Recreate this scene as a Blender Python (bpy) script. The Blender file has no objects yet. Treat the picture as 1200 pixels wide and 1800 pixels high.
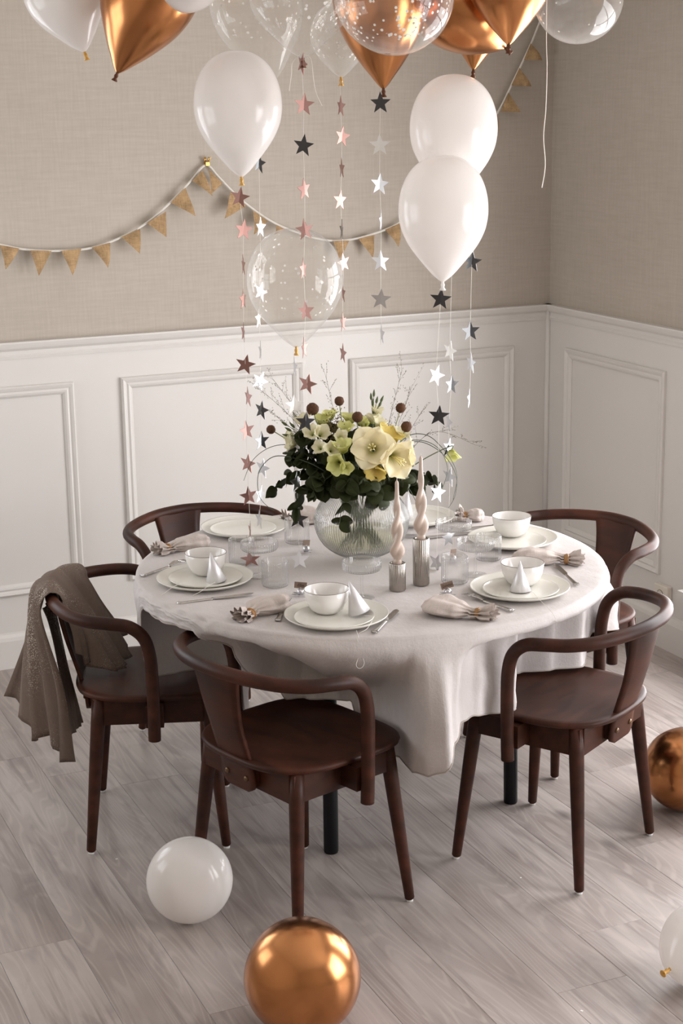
import bpy, bmesh, math, random
from mathutils import Vector, Matrix, noise
random.seed(7)
C = bpy.context.scene.collection
PI = math.pi
# ------------------------------------------------------------------ camera
cam = bpy.data.cameras.new('camera'); co = bpy.data.objects.new('camera', cam); C.objects.link(co)
cam.sensor_fit = 'VERTICAL'; cam.sensor_height = 36.0; cam.lens = 36.0 * 2876.8 / 1800
cam.clip_start = .05
R_, U_, W_ = Vector((0.91397, -0.40551, -0.014834)), Vector((0.111064, 0.214831, 0.970316)), Vector((0.390286, 0.888487, -0.241387))
M = Matrix((R_, U_, -W_)).transposed().to_4x4(); M.translation = (0, 0, 2.0)
co.matrix_world = M
bpy.context.scene.camera = co
# ------------------------------------------------------------------ world, windows' daylight, exposure
wd = bpy.data.worlds.new('overcast_sky'); bpy.context.scene.world = wd; wd.use_nodes = True
wd.node_tree.nodes['Background'].inputs[0].default_value = (.80, .88, 1, 1)
wd.node_tree.nodes['Background'].inputs[1].default_value = 1.0
def daylight(name, loc, rot, sx, sy, watts, col):
    l = bpy.data.lights.new(name, 'AREA'); l.shape = 'RECTANGLE'; l.size = sx; l.size_y = sy; l.energy = watts; l.color = col
    o = bpy.data.objects.new(name, l); o.location = loc; o.rotation_euler = rot; C.objects.link(o)
daylight('daylight_right_near', (3.62, 1.45, 1.15), (0, PI/2, 0), 1.7, 1.9, 142, (1, .985, 1))
daylight('daylight_right_far', (3.62, 3.95, 1.12), (0, PI/2, 0), 1.7, 1.5, 112, (1, .985, 1))
daylight('daylight_left', (-.95, 4.75, 1.40), (0, -PI/2, 0), 1.2, 1.5, 27, (.96, .98, 1))
daylight('daylight_back', (.1, 5.92, 1.40), (-PI/2, 0, 0), 1.2, 1.2, 26, (.95, .97, 1))
vs = bpy.context.scene.view_settings
vs.view_transform = 'Standard'; vs.look = 'None'; vs.gamma = 1; vs.use_curve_mapping = False; vs.exposure = -0.15
bpy.context.scene.cycles.transparent_max_bounces = 32
bpy.context.scene.cycles.sample_clamp_indirect = 6
# ------------------------------------------------------------------ materials
def new_mat(name):
    m = bpy.data.materials.new(name); m.use_nodes = True
    nt = m.node_tree; return m, nt, nt.nodes, nt.links, nt.nodes['Principled BSDF']
def noise_node(N, L, scale, detail=4, co_='Object', stretch=(1, 1, 1), rough=.55):
    t = N.new('ShaderNodeTexCoord'); mp = N.new('ShaderNodeMapping'); mp.inputs['Scale'].default_value = stretch
    n = N.new('ShaderNodeTexNoise'); n.inputs['Scale'].default_value = scale; n.inputs['Detail'].default_value = detail
    n.inputs['Roughness'].default_value = rough
    L.new(t.outputs[co_], mp.inputs[0]); L.new(mp.outputs[0], n.inputs['Vector']); return n
def mix_col(N, L, fac, a, b):
    x = N.new('ShaderNodeMix'); x.data_type = 'RGBA'; x.inputs[6].default_value = (*a, 1); x.inputs[7].default_value = (*b, 1)
    L.new(fac, x.inputs[0]); return x.outputs[2]
def ramp(N, L, fac, p0, p1):
    r = N.new('ShaderNodeMapRange'); r.inputs[1].default_value = p0; r.inputs[2].default_value = p1; L.new(fac, r.inputs[0]); return r.outputs[0]
def add_bump(N, L, P, h, strength, dist=.002):
    b = N.new('ShaderNodeBump'); b.inputs['Strength'].default_value = strength; b.inputs['Distance'].default_value = dist
    L.new(h, b.inputs['Height']); L.new(b.outputs[0], P.inputs['Normal'])
def plain(name, col, rough=.5, metal=0, var=.12, scale=14, bump=0, coat=0, stretch=(1, 1, 1), spec=.5):
    m, nt, N, L, P = new_mat(name)
    n = noise_node(N, L, scale, stretch=stretch)
    d = tuple(max(0, c * (1 - var)) for c in col); u = tuple(min(1, c * (1 + var)) for c in col)
    L.new(mix_col(N, L, n.outputs[0], d, u), P.inputs['Base Color'])
    P.inputs['Roughness'].default_value = rough; P.inputs['Metallic'].default_value = metal
    P.inputs['Coat Weight'].default_value = coat; P.inputs['Specular IOR Level'].default_value = spec
    if bump: add_bump(N, L, P, n.outputs[0], bump)
    return m
def woven(name, col, var=.10, weave=420, bump=.35, rough=.9, patch=3, wrinkle=0, glit=0):
    m, nt, N, L, P = new_mat(name)
    a = noise_node(N, L, weave, 2, stretch=(1, .12, .12)); b = noise_node(N, L, weave, 2, stretch=(.12, 1, 1)) 
    mx = N.new('ShaderNodeMath'); mx.operation = 'ADD'; L.new(a.outputs[0], mx.inputs[0]); L.new(b.outputs[0], mx.inputs[1])
    p = noise_node(N, L, patch, 5)
    s = N.new('ShaderNodeMath'); s.operation = 'MULTIPLY_ADD'; s.inputs[1].default_value = .5; L.new(mx.outputs[0], s.inputs[0]); L.new(p.outputs[0], s.inputs[2])
    f = ramp(N, L, s.outputs[0], .75, 1.25)
    c = mix_col(N, L, f, tuple(x * (1 - var) for x in col), tuple(min(1, x * (1 + var)) for x in col))
    P.inputs['Roughness'].default_value = rough; P.inputs['Specular IOR Level'].default_value = .2
    h = mx.outputs[0]
    if wrinkle:
        w = noise_node(N, L, 9, 5, rough=.62); q = N.new('ShaderNodeMath'); q.operation = 'MULTIPLY_ADD'; q.inputs[1].default_value = wrinkle
        L.new(w.outputs[0], q.inputs[0]); L.new(h, q.inputs[2]); h = q.outputs[0]
    add_bump(N, L, P, h, bump, .0025)
    if glit:
        t = N.new('ShaderNodeTexCoord'); v = N.new('ShaderNodeTexVoronoi'); v.inputs['Scale'].default_value = 300; L.new(t.outputs['Object'], v.inputs['Vector'])
        k = noise_node(N, L, 7, 3); kk = ramp(N, L, k.outputs[0], .40, .68)
        lt = N.new('ShaderNodeMath'); lt.operation = 'LESS_THAN'; L.new(v.outputs['Distance'], lt.inputs[0])
        th = N.new('ShaderNodeMath'); th.operation = 'MULTIPLY'; th.inputs[1].default_value = .32; L.new(kk, th.inputs[0]); L.new(th.outputs[0], lt.inputs[1])
        x = N.new('ShaderNodeMix'); x.data_type = 'RGBA'; L.new(lt.outputs[0], x.inputs[0]); L.new(c, x.inputs[6]); x.inputs[7].default_value = (.85, .80, .72, 1); c = x.outputs[2]
        L.new(lt.outputs[0], P.inputs['Metallic'])
        rr = N.new('ShaderNodeMapRange'); rr.inputs[3].default_value = rough; rr.inputs[4].default_value = .35; L.new(lt.outputs[0], rr.inputs[0]); L.new(rr.outputs[0], P.inputs['Roughness'])
    L.new(c, P.inputs['Base Color'])
    return m
def wood_dark():
    m, nt, N, L, P = new_mat('dark_walnut_stain')
    n = noise_node(N, L, 30, 5, stretch=(1, .18, 1)); n2 = noise_node(N, L, 4, 3)
    s = N.new('ShaderNodeMath'); s.operation = 'MULTIPLY'; L.new(n.outputs[0], s.inputs[0]); L.new(n2.outputs[0], s.inputs[1])
    L.new(mix_col(N, L, ramp(N, L, s.outputs[0], .12, .42), (.022, .0070, .0038), (.074, .0235, .0120)), P.inputs['Base Color'])
    L.new(ramp(N, L, n.outputs[0], -1.2, 2.2), P.inputs['Roughness']); P.inputs['Roughness'].default_value = .4
    P.inputs['Specular IOR Level'].default_value = .22
    add_bump(N, L, P, n.outputs[0], .08, .001); return m
def oak_floor():
    m, nt, N, L, P = new_mat('grey_oak_plank')
    t = N.new('ShaderNodeTexCoord'); oi = N.new('ShaderNodeObjectInfo')
    cx = N.new('ShaderNodeCombineXYZ'); mm = N.new('ShaderNodeMath'); mm.operation = 'MULTIPLY'; mm.inputs[1].default_value = 37.0
    L.new(oi.outputs['Random'], mm.inputs[0])
    for i in range(3): L.new(mm.outputs[0], cx.inputs[i])
    ad = N.new('ShaderNodeVectorMath'); ad.operation = 'ADD'; L.new(t.outputs['Object'], ad.inputs[0]); L.new(cx.outputs[0], ad.inputs[1])
    def nz(scale, st, det=5, dist=0):
        mp = N.new('ShaderNodeMapping'); mp.inputs['Scale'].default_value = st; n = N.new('ShaderNodeTexNoise')
        n.inputs['Scale'].default_value = scale; n.inputs['Detail'].default_value = det; n.inputs['Distortion'].default_value = dist
        L.new(ad.outputs[0], mp.inputs[0]); L.new(mp.outputs[0], n.inputs['Vector']); return n.outputs[0]
    big = nz(3.2, (2.2, .7, 1), 3, .4); fine = nz(60, (1, .045, 1), 4); mid = nz(7, (1.6, .55, 1), 4, .6)
    # cathedral grain rings: contour lines of a slow stretched field
    fld = nz(1.7, (3.0, .34, 1), 2, .15)
    rg = N.new('ShaderNodeMath'); rg.operation = 'MULTIPLY'; rg.inputs[1].default_value = 210; L.new(fld, rg.inputs[0])
    sn = N.new('ShaderNodeMath'); sn.operation = 'SINE'; L.new(rg.outputs[0], sn.inputs[0])
    ln = ramp(N, L, sn.outputs[0], .25, 1)
    base = mix_col(N, L, ramp(N, L, big, .32, .68), (.305, .258, .236), (.455, .402, .375))
    def over(prev, fac, col, amt):
        k = N.new('ShaderNodeMath'); k.operation = 'MULTIPLY'; k.inputs[1].default_value = amt; L.new(fac, k.inputs[0])
        x = N.new('ShaderNodeMix'); x.data_type = 'RGBA'; L.new(k.outputs[0], x.inputs[0]); L.new(prev, x.inputs[6]); x.inputs[7].default_value = (*col, 1); return x.outputs[2]
    c = over(base, ln, (.60, .53, .49), .24)
    c = over(c, ramp(N, L, fine, .5, .72), (.16, .125, .112), .55)
    c = over(c, ramp(N, L, mid, .58, .75), (.17, .14, .135), .55)
    c = over(c, oi.outputs['Random'], (.235, .195, .18), .30)
    # knots
    v = N.new('ShaderNodeTexVoronoi'); v.inputs['Scale'].default_value = 2.0; mp = N.new('ShaderNodeMapping'); mp.inputs['Scale'].default_value = (1.5, .8, 1)
    L.new(ad.outputs[0], mp.inputs[0]); L.new(mp.outputs[0], v.inputs['Vector'])
    kd = N.new('ShaderNodeMapRange'); kd.inputs[1].default_value = .085; kd.inputs[2].default_value = .015; L.new(v.outputs['Distance'], kd.inputs[0])
    c = over(c, kd.outputs[0], (.07, .05, .045), .75)
    L.new(c, P.inputs['Base Color']); P.inputs['Roughness'].default_value = .33; P.inputs['Specular IOR Level'].default_value = .5
    add_bump(N, L, P, fine, .18, .0015); return m
def wallpaper():
    m, nt, N, L, P = new_mat('linen_wallpaper')
    a = noise_node(N, L, 95, 3, stretch=(.09, .09, 1)); b = noise_node(N, L, 130, 3, stretch=(1, 1, .07)); p = noise_node(N, L, 1.6, 4)
    s = N.new('ShaderNodeMath'); s.operation = 'ADD'; L.new(a.outputs[0], s.inputs[0]); L.new(b.outputs[0], s.inputs[1])
    s2 = N.new('ShaderNodeMath'); s2.operation = 'MULTIPLY_ADD'; s2.inputs[1].default_value = .7; L.new(p.outputs[0], s2.inputs[0]); L.new(s.outputs[0], s2.inputs[2])
    L.new(mix_col(N, L, ramp(N, L, s2.outputs[0], 1.0, 1.7), (.43, .382, .325), (.49, .438, .377)), P.inputs['Base Color'])
    P.inputs['Roughness'].default_value = .85; P.inputs['Specular IOR Level'].default_value = .25
    add_bump(N, L, P, s.outputs[0], .12, .0012); return m
def film(name, tint, haze, haze_col, gloss_ior=1.45, rough=.03, edge=.5, dark=1.0, bend=0):
    """thin clear wall: see-through, with surface reflection and a milky haze that thickens at grazing view"""
    m, nt, N, L, P = new_mat(name); N.remove(P)
    out = N['Material Output']
    tr = N.new('ShaderNodeBsdfTransparent'); lt = N.new('ShaderNodeLayerWeight'); lt.inputs[0].default_value = .3
    L.new(mix_col(N, L, lt.outputs['Facing'], tint, tuple(c * dark for c in tint)), tr.inputs[0])
    gl = N.new('ShaderNodeBsdfGlossy'); gl.inputs['Roughness'].default_value = rough
    df = N.new('ShaderNodeBsdfDiffuse'); df.inputs[0].default_value = (*haze_col, 1); tl = N.new('ShaderNodeBsdfTranslucent'); tl.inputs[0].default_value = (*haze_col, 1)
    hz = N.new('ShaderNodeMixShader'); hz.inputs[0].default_value = .5; L.new(df.outputs[0], hz.inputs[1]); L.new(tl.outputs[0], hz.inputs[2])
    lw = N.new('ShaderNodeLayerWeight'); lw.inputs[0].default_value = .25
    ns = noise_node(N, L, 9, 4)
    k = N.new('ShaderNodeMath'); k.operation = 'MULTIPLY_ADD'; k.inputs[1].default_value = edge; k.inputs[2].default_value = haze; L.new(lw.outputs['Facing'], k.inputs[0])
    k2 = N.new('ShaderNodeMath'); k2.operation = 'MULTIPLY'; L.new(k.outputs[0], k2.inputs[0]); L.new(ramp(N, L, ns.outputs[0], .1, .62), k2.inputs[1]); k2.use_clamp = True
    if bend:      # part of the light is bent by the ribs
        rf = N.new('ShaderNodeBsdfRefraction'); rf.inputs['IOR'].default_value = 1.14; rf.inputs['Roughness'].default_value = .0; L.new(mix_col(N, L, lt.outputs['Facing'], tint, tuple(c * dark for c in tint)), rf.inputs[0])
        mb_ = N.new('ShaderNodeMixShader'); mb_.inputs[0].default_value = bend; L.new(tr.outputs[0], mb_.inputs[1]); L.new(rf.outputs[0], mb_.inputs[2]); tr = mb_
    m1 = N.new('ShaderNodeMixShader'); L.new(k2.outputs[0], m1.inputs[0]); L.new(tr.outputs[0], m1.inputs[1]); L.new(hz.outputs[0], m1.inputs[2])
    f0 = ((gloss_ior - 1) / (gloss_ior + 1)) ** 2      # Schlick reflection, the same from both sides of the film
    lf = N.new('ShaderNodeLayerWeight'); lf.inputs[0].default_value = .5
    pw_ = N.new('ShaderNodeMath'); pw_.operation = 'POWER'; pw_.inputs[1].default_value = 5; L.new(lf.outputs['Facing'], pw_.inputs[0])
    fr = N.new('ShaderNodeMath'); fr.operation = 'MULTIPLY_ADD'; fr.inputs[1].default_value = (1 - f0) * .8; fr.inputs[2].default_value = f0; L.new(pw_.outputs[0], fr.inputs[0])
    m2 = N.new('ShaderNodeMixShader'); L.new(fr.outputs[0], m2.inputs[0]); L.new(m1.outputs[0], m2.inputs[1]); L.new(gl.outputs[0], m2.inputs[2])
    L.new(m2.outputs[0], out.inputs[0]); return m
def latex(name, col, trans=.35, rough=.16):
    m, nt, N, L, P = new_mat(name); out = N['Material Output']
    n = noise_node(N, L, 5, 3)
    c = mix_col(N, L, n.outputs[0], tuple(x * .95 for x in col), tuple(min(1, x * 1.03) for x in col))
    L.new(c, P.inputs['Base Color']); P.inputs['Roughness'].default_value = rough
    tl = N.new('ShaderNodeBsdfTranslucent'); L.new(c, tl.inputs[0])
    mx = N.new('ShaderNodeMixShader'); mx.inputs[0].default_value = trans; L.new(P.outputs[0], mx.inputs[1]); L.new(tl.outputs[0], mx.inputs[2])
    L.new(mx.outputs[0], out.inputs[0]); return m
def petal_mat(name, inner, outer, trans=.3):
    m, nt, N, L, P = new_mat(name); out = N['Material Output']
    t = N.new('ShaderNodeTexCoord'); sp = N.new('ShaderNodeSeparateXYZ'); L.new(t.outputs['UV'], sp.inputs[0])
    c = mix_col(N, L, ramp(N, L, sp.outputs[0], .02, .42), inner, outer)
    L.new(c, P.inputs['Base Color']); P.inputs['Roughness'].default_value = .5
    tl = N.new('ShaderNodeBsdfTranslucent'); L.new(c, tl.inputs[0])
    mx = N.new('ShaderNodeMixShader'); mx.inputs[0].default_value = trans; L.new(P.outputs[0], mx.inputs[1]); L.new(tl.outputs[0], mx.inputs[2])
    L.new(mx.outputs[0], out.inputs[0]); return m
MT = dict(
    wallpaper=wallpaper(), white=plain('white_painted_wood', (.67, .645, .61), .42, var=.03, scale=6), ceiling=plain('ceiling_paint', (.74, .72, .69), .9, var=.03),
    floor=oak_floor(), gap=plain('plank_gap', (.05, .04, .035), .9), wood=wood_dark(), glide=plain('felt_glide', (.7, .7, .68), .8),
    screw=plain('bronze_screw', (.16, .10, .06), .35, .9), black=plain('black_metal_leg', (.006, .006, .007), .45, 0, spec=.2), top=plain('dark_tabletop', (.035, .02, .016), .5),
    cloth=woven('linen_tablecloth', (.585, .545, .53), .06, 520, .24, .9, 4, 12), napkin=woven('napkin_linen', (.56, .49, .45), .08, 500, .4, .9, 6, 2),
    hem=plain('stitched_hem', (.40, .35, .32), .9), scarf=woven('taupe_glitter_scarf', (.155, .115, .092), .14, 420, .4, .85, 5, 1.5, 1),
    burlap=woven('burlap', (.40, .265, .14), .30, 260, .8, .95, 30), cord=plain('cotton_cord', (.72, .68, .62), .9, var=.15, scale=60, bump=.3),
    gold=plain('brass', (.65, .40, .12), .22, 1), plate=plain('cream_stoneware', (.74, .72, .655), .28, var=.03, scale=20, coat=.3), bowl=plain('white_porcelain', (.80, .775, .745), .22, var=.02, coat=.4),
    rim=plain('dark_glaze_rim', (.16, .12, .09), .4), hat=plain('silver_paper', (.70, .69, .70), .42, .55, var=.06, scale=60), steel=plain('cutlery_steel', (.55, .53, .51), .2, 1, var=.05),
    silver=plain('silver_foil', (.62, .62, .64), .34, 1, var=.03), rose=plain('rose_gold_foil', (.33, .185, .16), .42, 1, var=.04), blackfoil=plain('black_foil', (.018, .018, .022), .14, 0, coat=.6),
    pearl=plain('pearl_foil', (.78, .76, .73), .4, .3), ribbed=plain('mercury_ribbed_glass', (.40, .37, .335), .26, 1, var=.25, scale=40), wax=plain('blush_wax', (.50, .395, .33), .38, var=.05, spec=.5),
    ring=plain('bamboo_ring', (.34, .17, .055), .35, var=.3, scale=50, stretch=(1, 1, .1)), card=plain('kraft_card', (.20, .135, .10), .8, var=.08), ink=plain('dark_ink', (.015, .01, .008), .7),
    copper=plain('copper_latex', (.52, .225, .088), .24, 1, var=.04, scale=3), copper_knot=plain('dark_copper_knot', (.10, .035, .015), .35, .6), whiteball=latex('pearl_white_latex', (.90, .87, .845)),
    goldknot=plain('amber_knot', (.62, .34, .07), .35), thread=plain('thin_thread', (.80, .77, .72), .6), foilthread=plain('white_ribbon', (.80, .76, .70), .5),
    clearball=film('clear_latex', (.97, .965, .955), .06, (.85, .83, .80), 1.42, .04, .40), glass=film('thin_glass', (.997, .997, .997), .004, (.95, .95, .95), 1.5, .015, .14, .92), 
    ribglass=film('ribbed_glass', (.995, .996, .996), .02, (.95, .95, .95), 1.5, .03, .20, .90, .45),
    vaseglass=film('ribbed_vase_glass', (.99, .992, .985), .07, (.9, .9, .88), 1.5, .03, .35, .45, .6), water=film('vase_water', (.955, .955, .84), .01, (.8, .8, .6), 1.25, .02, .10),
    speck=plain('paper_confetti', (.84, .82, .79), .8, var=.03), leaf=plain('eucalyptus_leaf', (.026, .032, .010), .6, spec=.12, var=.4, scale=12), leaf2=plain('silver_green_leaf', (.055, .066, .036), .6, spec=.2, var=.3, scale=12),
    stem=plain('green_stem', (.075, .10, .030), .55, var=.3), lightstem=plain('pale_stem', (.25, .27, .10), .55), grass=plain('dry_grass', (.10, .08, .045), .8, var=.4), reed=plain('bear_grass', (.06, .085, .06), .35, var=.3),
    ballflower=plain('brown_seed_head', (.085, .035, .014), .95, var=.55, scale=160, bump=1), amaryllis=petal_mat('amaryllis_petal', (.50, .46, .08), (.90, .82, .56)), yellow=petal_mat('yellow_petal', (.50, .44, .06), (.80, .64, .18)),
    cream=petal_mat('cream_petal', (.55, .60, .20), (.84, .80, .58)), limepetal=petal_mat('lime_petal', (.42, .44, .08), (.72, .72, .30)), stamen=plain('stamen', (.80, .70, .32), .5), filler=plain('brown_filler', (.12, .08, .02), .9, var=.5, scale=90),
    socket=plain('cream_plastic', (.68, .63, .55), .35, var=.02), hole=plain('socket_well', (.20, .17, .10), .6),
)
# ------------------------------------------------------------------ mesh helpers
def obj(name, V, F, mat, parent=None, smooth=True, uv=None):
    me = bpy.data.meshes.new(name); me.from_pydata([tuple(v) for v in V], [], F); me.update()
    if smooth: me.polygons.foreach_set('use_smooth', [True] * len(me.polygons))
    if uv:
        l = me.uv_layers.new(); l.data.foreach_set('uv', [c for lp in me.loops for c in uv[lp.vertex_index]])
    me.materials.append(MT[mat] if isinstance(mat, str) else mat)
    o = bpy.data.objects.new(name, me); C.objects.link(o)
    if parent: o.parent = parent
    return o
def thing(name, label, cat, loc=(0, 0, 0), rz=0, group=None):
    o = bpy.data.objects.new(name, None); C.objects.link(o); o.location = loc; o.rotation_euler = (0, 0, rz)
    o.empty_display_size = .05
    tag(o, label, cat, group); return o
def tag(o, label, cat, group=None):
    o['label'] = label; o['category'] = cat
    if group: o['group'] = group
    return o
def struct(o): o['kind'] = 'structure'; return o
def dup(root, label=None, loc=None, rz=None, group=None):
    r = root.copy(); C.objects.link(r)
    if loc is not None: r.location = loc
    if rz is not None: r.rotation_euler = (0, 0, rz)
    if label: r['label'] = label
    if group: r['group'] = group
    for ch in list(root.children):
        c = ch.copy(); C.objects.link(c); c.parent = r
        for g in list(ch.children):
            d = g.copy(); C.objects.link(d); d.parent = c
    return r
def mats(V, Mx): return [Mx @ Vector(v) for v in V]
def spline2(prof, k=4): return [(max(.0005, p.x), p.y) for p in catmull([(r, z, 0) for r, z in prof], k)]
class MB:
    def __init__(s): s.V = []; s.F = []
    def add(s, VF, Mx=None):
        V, F = VF; n = len(s.V); s.V += [tuple(Mx @ Vector(v)) if Mx else tuple(v) for v in V]; s.F += [tuple(i + n for i in f) for f in F]; return s
    def build(s, name, mat, parent=None, smooth=True): return obj(name, s.V, s.F, mat, parent, smooth)
def box(x0, x1, y0, y1, z0, z1, b=0):
    if not b:
        V = [(x, y, z) for x in (x0, x1) for y in (y0, y1) for z in (z0, z1)]
        return V, [(0, 1, 3, 2), (4, 6, 7, 5), (0, 4, 5, 1), (2, 3, 7, 6), (0, 2, 6, 4), (1, 5, 7, 3)]
    bm = bmesh.new(); bmesh.ops.create_cube(bm, size=1)
    for v in bm.verts: v.co = Vector(((x0 + x1) / 2 + v.co.x * (x1 - x0), (y0 + y1) / 2 + v.co.y * (y1 - y0), (z0 + z1) / 2 + v.co.z * (z1 - z0)))
    bmesh.ops.bevel(bm, geom=bm.edges[:], offset=b, segments=2, affect='EDGES', profile=.5)
    bm.verts.index_update(); V = [tuple(v.co) for v in bm.verts]; F = [tuple(v.index for v in f.verts) for f in bm.faces]; bm.free(); return V, F
def lathe(prof, n=32, ripple=None, cap=False):
    V = []; F = []
    for j, (r, z) in enumerate(prof):
        for i in range(n):
            a = 2 * PI * i / n; rr = r * (ripple(a, j) if ripple else 1); V.append((rr * math.cos(a), rr * math.sin(a), z))
    for j in range(len(prof) - 1):
        for i in range(n):
            a, b = j * n + i, j * n + (i + 1) % n; F.append((a, b, b + n, a + n))
    if cap: F.append(tuple(range(n))[::-1]); F.append(tuple(range((len(prof) - 1) * n, len(prof) * n)))
    return V, F
def catmull(P, k=6, closed=False):
    P = [Vector(p) for p in P]; out = []; n = len(P)
    for i in range(n - 1):
        p0, p1, p2, p3 = P[max(i - 1, 0)], P[i], P[i + 1], P[min(i + 2, n - 1)]
        for j in range(k):
            t = j / k; out.append(.5 * ((2 * p1) + (p2 - p0) * t + (2 * p0 - 5 * p1 + 4 * p2 - p3) * t * t + (3 * p1 - p0 - 3 * p2 + p3) * t ** 3))
    out.append(P[-1]); return out
def tube(P, r, n=8, cap=True, up=None):
    P = [Vector(p) for p in P]; m = len(P); V = []; F = []
    rad = r if callable(r) else (lambda t: r)
    t0 = (P[1] - P[0]).normalized(); a = Vector(up) if up else (Vector((0, 0, 1)) if abs(t0.z) < .9 else Vector((1, 0, 0)))
    nrm = (a - t0 * a.dot(t0)).normalized()
    for i, p in enumerate(P):
        t = (P[min(i + 1, m - 1)] - P[max(i - 1, 0)])
        t = t.normalized() if t.length > 1e-9 else t0
        nrm = (nrm - t * nrm.dot(t)).normalized(); b = t.cross(nrm); rr = rad(i / (m - 1))
        for k in range(n):
            an = 2 * PI * k / n; V.append(p + nrm * (rr * math.cos(an)) + b * (rr * math.sin(an)))
    for i in range(m - 1):
        for k in range(n):
            a_, b_ = i * n + k, i * n + (k + 1) % n; F.append((a_, b_, b_ + n, a_ + n))
    if cap: F.append(tuple(range(n))[::-1]); F.append(tuple(range((m - 1) * n, m * n)))
    return V, F
def grid(fn, nu, nv, closed_u=False, thick=0):
    V = [Vector(fn(i / (nu if closed_u else nu - 1), j / (nv - 1))) for j in range(nv) for i in range(nu)]; F = []
    for j in range(nv - 1):
        for i in range(nu if closed_u else nu - 1):
            a = j * nu + i; b = j * nu + (i + 1) % nu; F.append((a, b, b + nu, a + nu))
    return V, F
def solid(V, F, th):
    """give an open sheet real thickness"""
    bm = bmesh.new(); vs_ = [bm.verts.new(v) for v in V]
    for f in F:
        try: bm.faces.new([vs_[i] for i in f])
        except ValueError: pass
    bm.normal_update(); bmesh.ops.solidify(bm, geom=bm.faces[:], thickness=th)
    bm.verts.index_update(); V2 = [tuple(v.co) for v in bm.verts]; F2 = [tuple(v.index for v in f.verts) for f in bm.faces]; bm.free(); return V2, F2
def aim(loc, zdir, roll=0, xhint=(1, 0, 0)):
    z = Vector(zdir).normalized(); x = Vector(xhint); x = (x - z * x.dot(z))
    if x.length < 1e-3: x = Vector((0, 1, 0)) - z * z.y
    x.normalize(); y = z.cross(x); Mx = Matrix((x, y, z)).transposed().to_4x4() @ Matrix.Rotation(roll, 4, 'Z'); Mx.translation = loc; return Mx
# ------------------------------------------------------------------ room shell
XL, XR, YF, YB, H = -.8, 3.4655, -.7, 5.754, 2.55
T = .12
RAIL = 1.204
def wall_boxes(a0, a1, openings, place):
    """boxes of a wall running a0..a1 with window openings (o0, o1, z0, z1)"""
    m = MB(); cur = a0
    for o0, o1, z0, z1 in openings:
        m.add(place(cur, o0, 0, H)); m.add(place(o0, o1, 0, z0)); m.add(place(o0, o1, z1, H)); cur = o1
    m.add(place(cur, a1, 0, H)); return m
WR = [(.5, 2.4, .30, 2.0), (3.2, 4.7, .27, 1.97)]
WB = [(-.5, .7, .80, 2.0)]
WL = [(4.0, 5.5, .80, 2.0)]
wb = struct(wall_boxes(XL - T, XR + T, WB, lambda a, b, z0, z1: box(a, b, YB, YB + T, z0, z1)).build('wall_back', 'wallpaper', None, False))
wr = struct(wall_boxes(YF - T, YB, WR, lambda a, b, z0, z1: box(XR, XR + T, a, b, z0, z1)).build('wall_right', 'wallpaper', None, False))
wl = struct(wall_boxes(YF - T, YB, WL, lambda a, b, z0, z1: box(XL - T, XL, a, b, z0, z1)).build('wall_left', 'wallpaper', None, False))
wf = struct(obj('wall_front', *box(XL, XR, YF - T, YF, 0, H), 'wallpaper', None, False))
struct(obj('ceiling', *box(XL - T, XR + T, YF - T, YB + T, H, H + .1), 'ceiling', None, False))
fl = struct(obj('floor', *box(XL - T, XR + T, YF - T, YB + T, -.12, -.0118), 'gap', None, False))
# planks run away from the camera, one object each
pw = .1895; x = .671 - pw * 8; rnd = random.Random(3)
pl_mesh = {}
while x < XR:
    x0, x1 = max(x, XL), min(x + pw, XR); y = YF - rnd.uniform(0, 1.2)
    while y < YB:
        ln = rnd.choice((1.22, 1.5, 1.8)); y0, y1 = max(y, YF), min(y + ln, YB)
        if y1 - y0 > .03 and x1 - x0 > .01:
            key = (round(x1 - x0, 3), round(y1 - y0, 3))
            if key not in pl_mesh:
                V, F = box(.0004, x1 - x0 - .0004, .0003, y1 - y0 - .0003, -.011, 0, .0006)
                o = obj('plank', V, F, 'floor', fl, False); pl_mesh[key] = o.data
            else:
                o = bpy.data.objects.new('plank', pl_mesh[key]); C.objects.link(o); o.parent = fl
            o.location = (x0, y0, 0)
        y += ln
    x += pw
# wainscot, rails, baseboards, panel mouldings
def wains(parent, segs, place):
    m = MB()
    for a, b, z1 in segs: m.add(place(a, b, .0, z1, .008))
    return m.build('wainscot', 'white', parent, False)
PB = lambda a, b, z0, z1, d: box(a, b, YB - d, YB, z0, z1)
PR = lambda a, b, z0, z1, d: box(XR - d, XR, a, b, z0, z1)
wains(wb, [(XL, -.5, RAIL - .02), (-.5, .7, .80), (.7, XR, RAIL - .02)], PB)
wains(wr, [(YF, .5, RAIL - .02), (.5, 2.4, .3), (2.4, 3.2, RAIL - .02), (3.2, 4.7, .27), (4.7, YB - .008, RAIL - .02)], PR)
def profile_run(pts, p0, p1, out, name, mat, parent=None):
    """sweep a (depth, height) profile from p0 to p1; out = unit vector into the room"""
    n = len(pts); V = []; out = Vector(out)
    for p in (p0, p1):
        for d, z in pts: V.append(Vector(p) + out * d + Vector((0, 0, z)))
    F = [(i, (i + 1) % n, n + (i + 1) % n, n + i) for i in range(n)] + [tuple(range(n))[::-1], tuple(range(n, 2 * n))]
    return V, F
railp = [(0, -.062), (.012, -.062), (.014, -.052), (.010, -.046), (.010, -.034), (.022, -.024), (.026, -.016), (.030, -.006), (.030, 0), (0, 0)]
def trim(k, pr, segs, out, base, fixed):
    m = MB()
    for a, b in segs:
        p0, p1 = ((a, fixed, base), (b, fixed, base)) if out[1] else ((fixed, a, base), (fixed, b, base)); m.add(profile_run(pr, p0, p1, out, '', ''))
    return struct(m.build(k, 'white', None, False))
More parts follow.
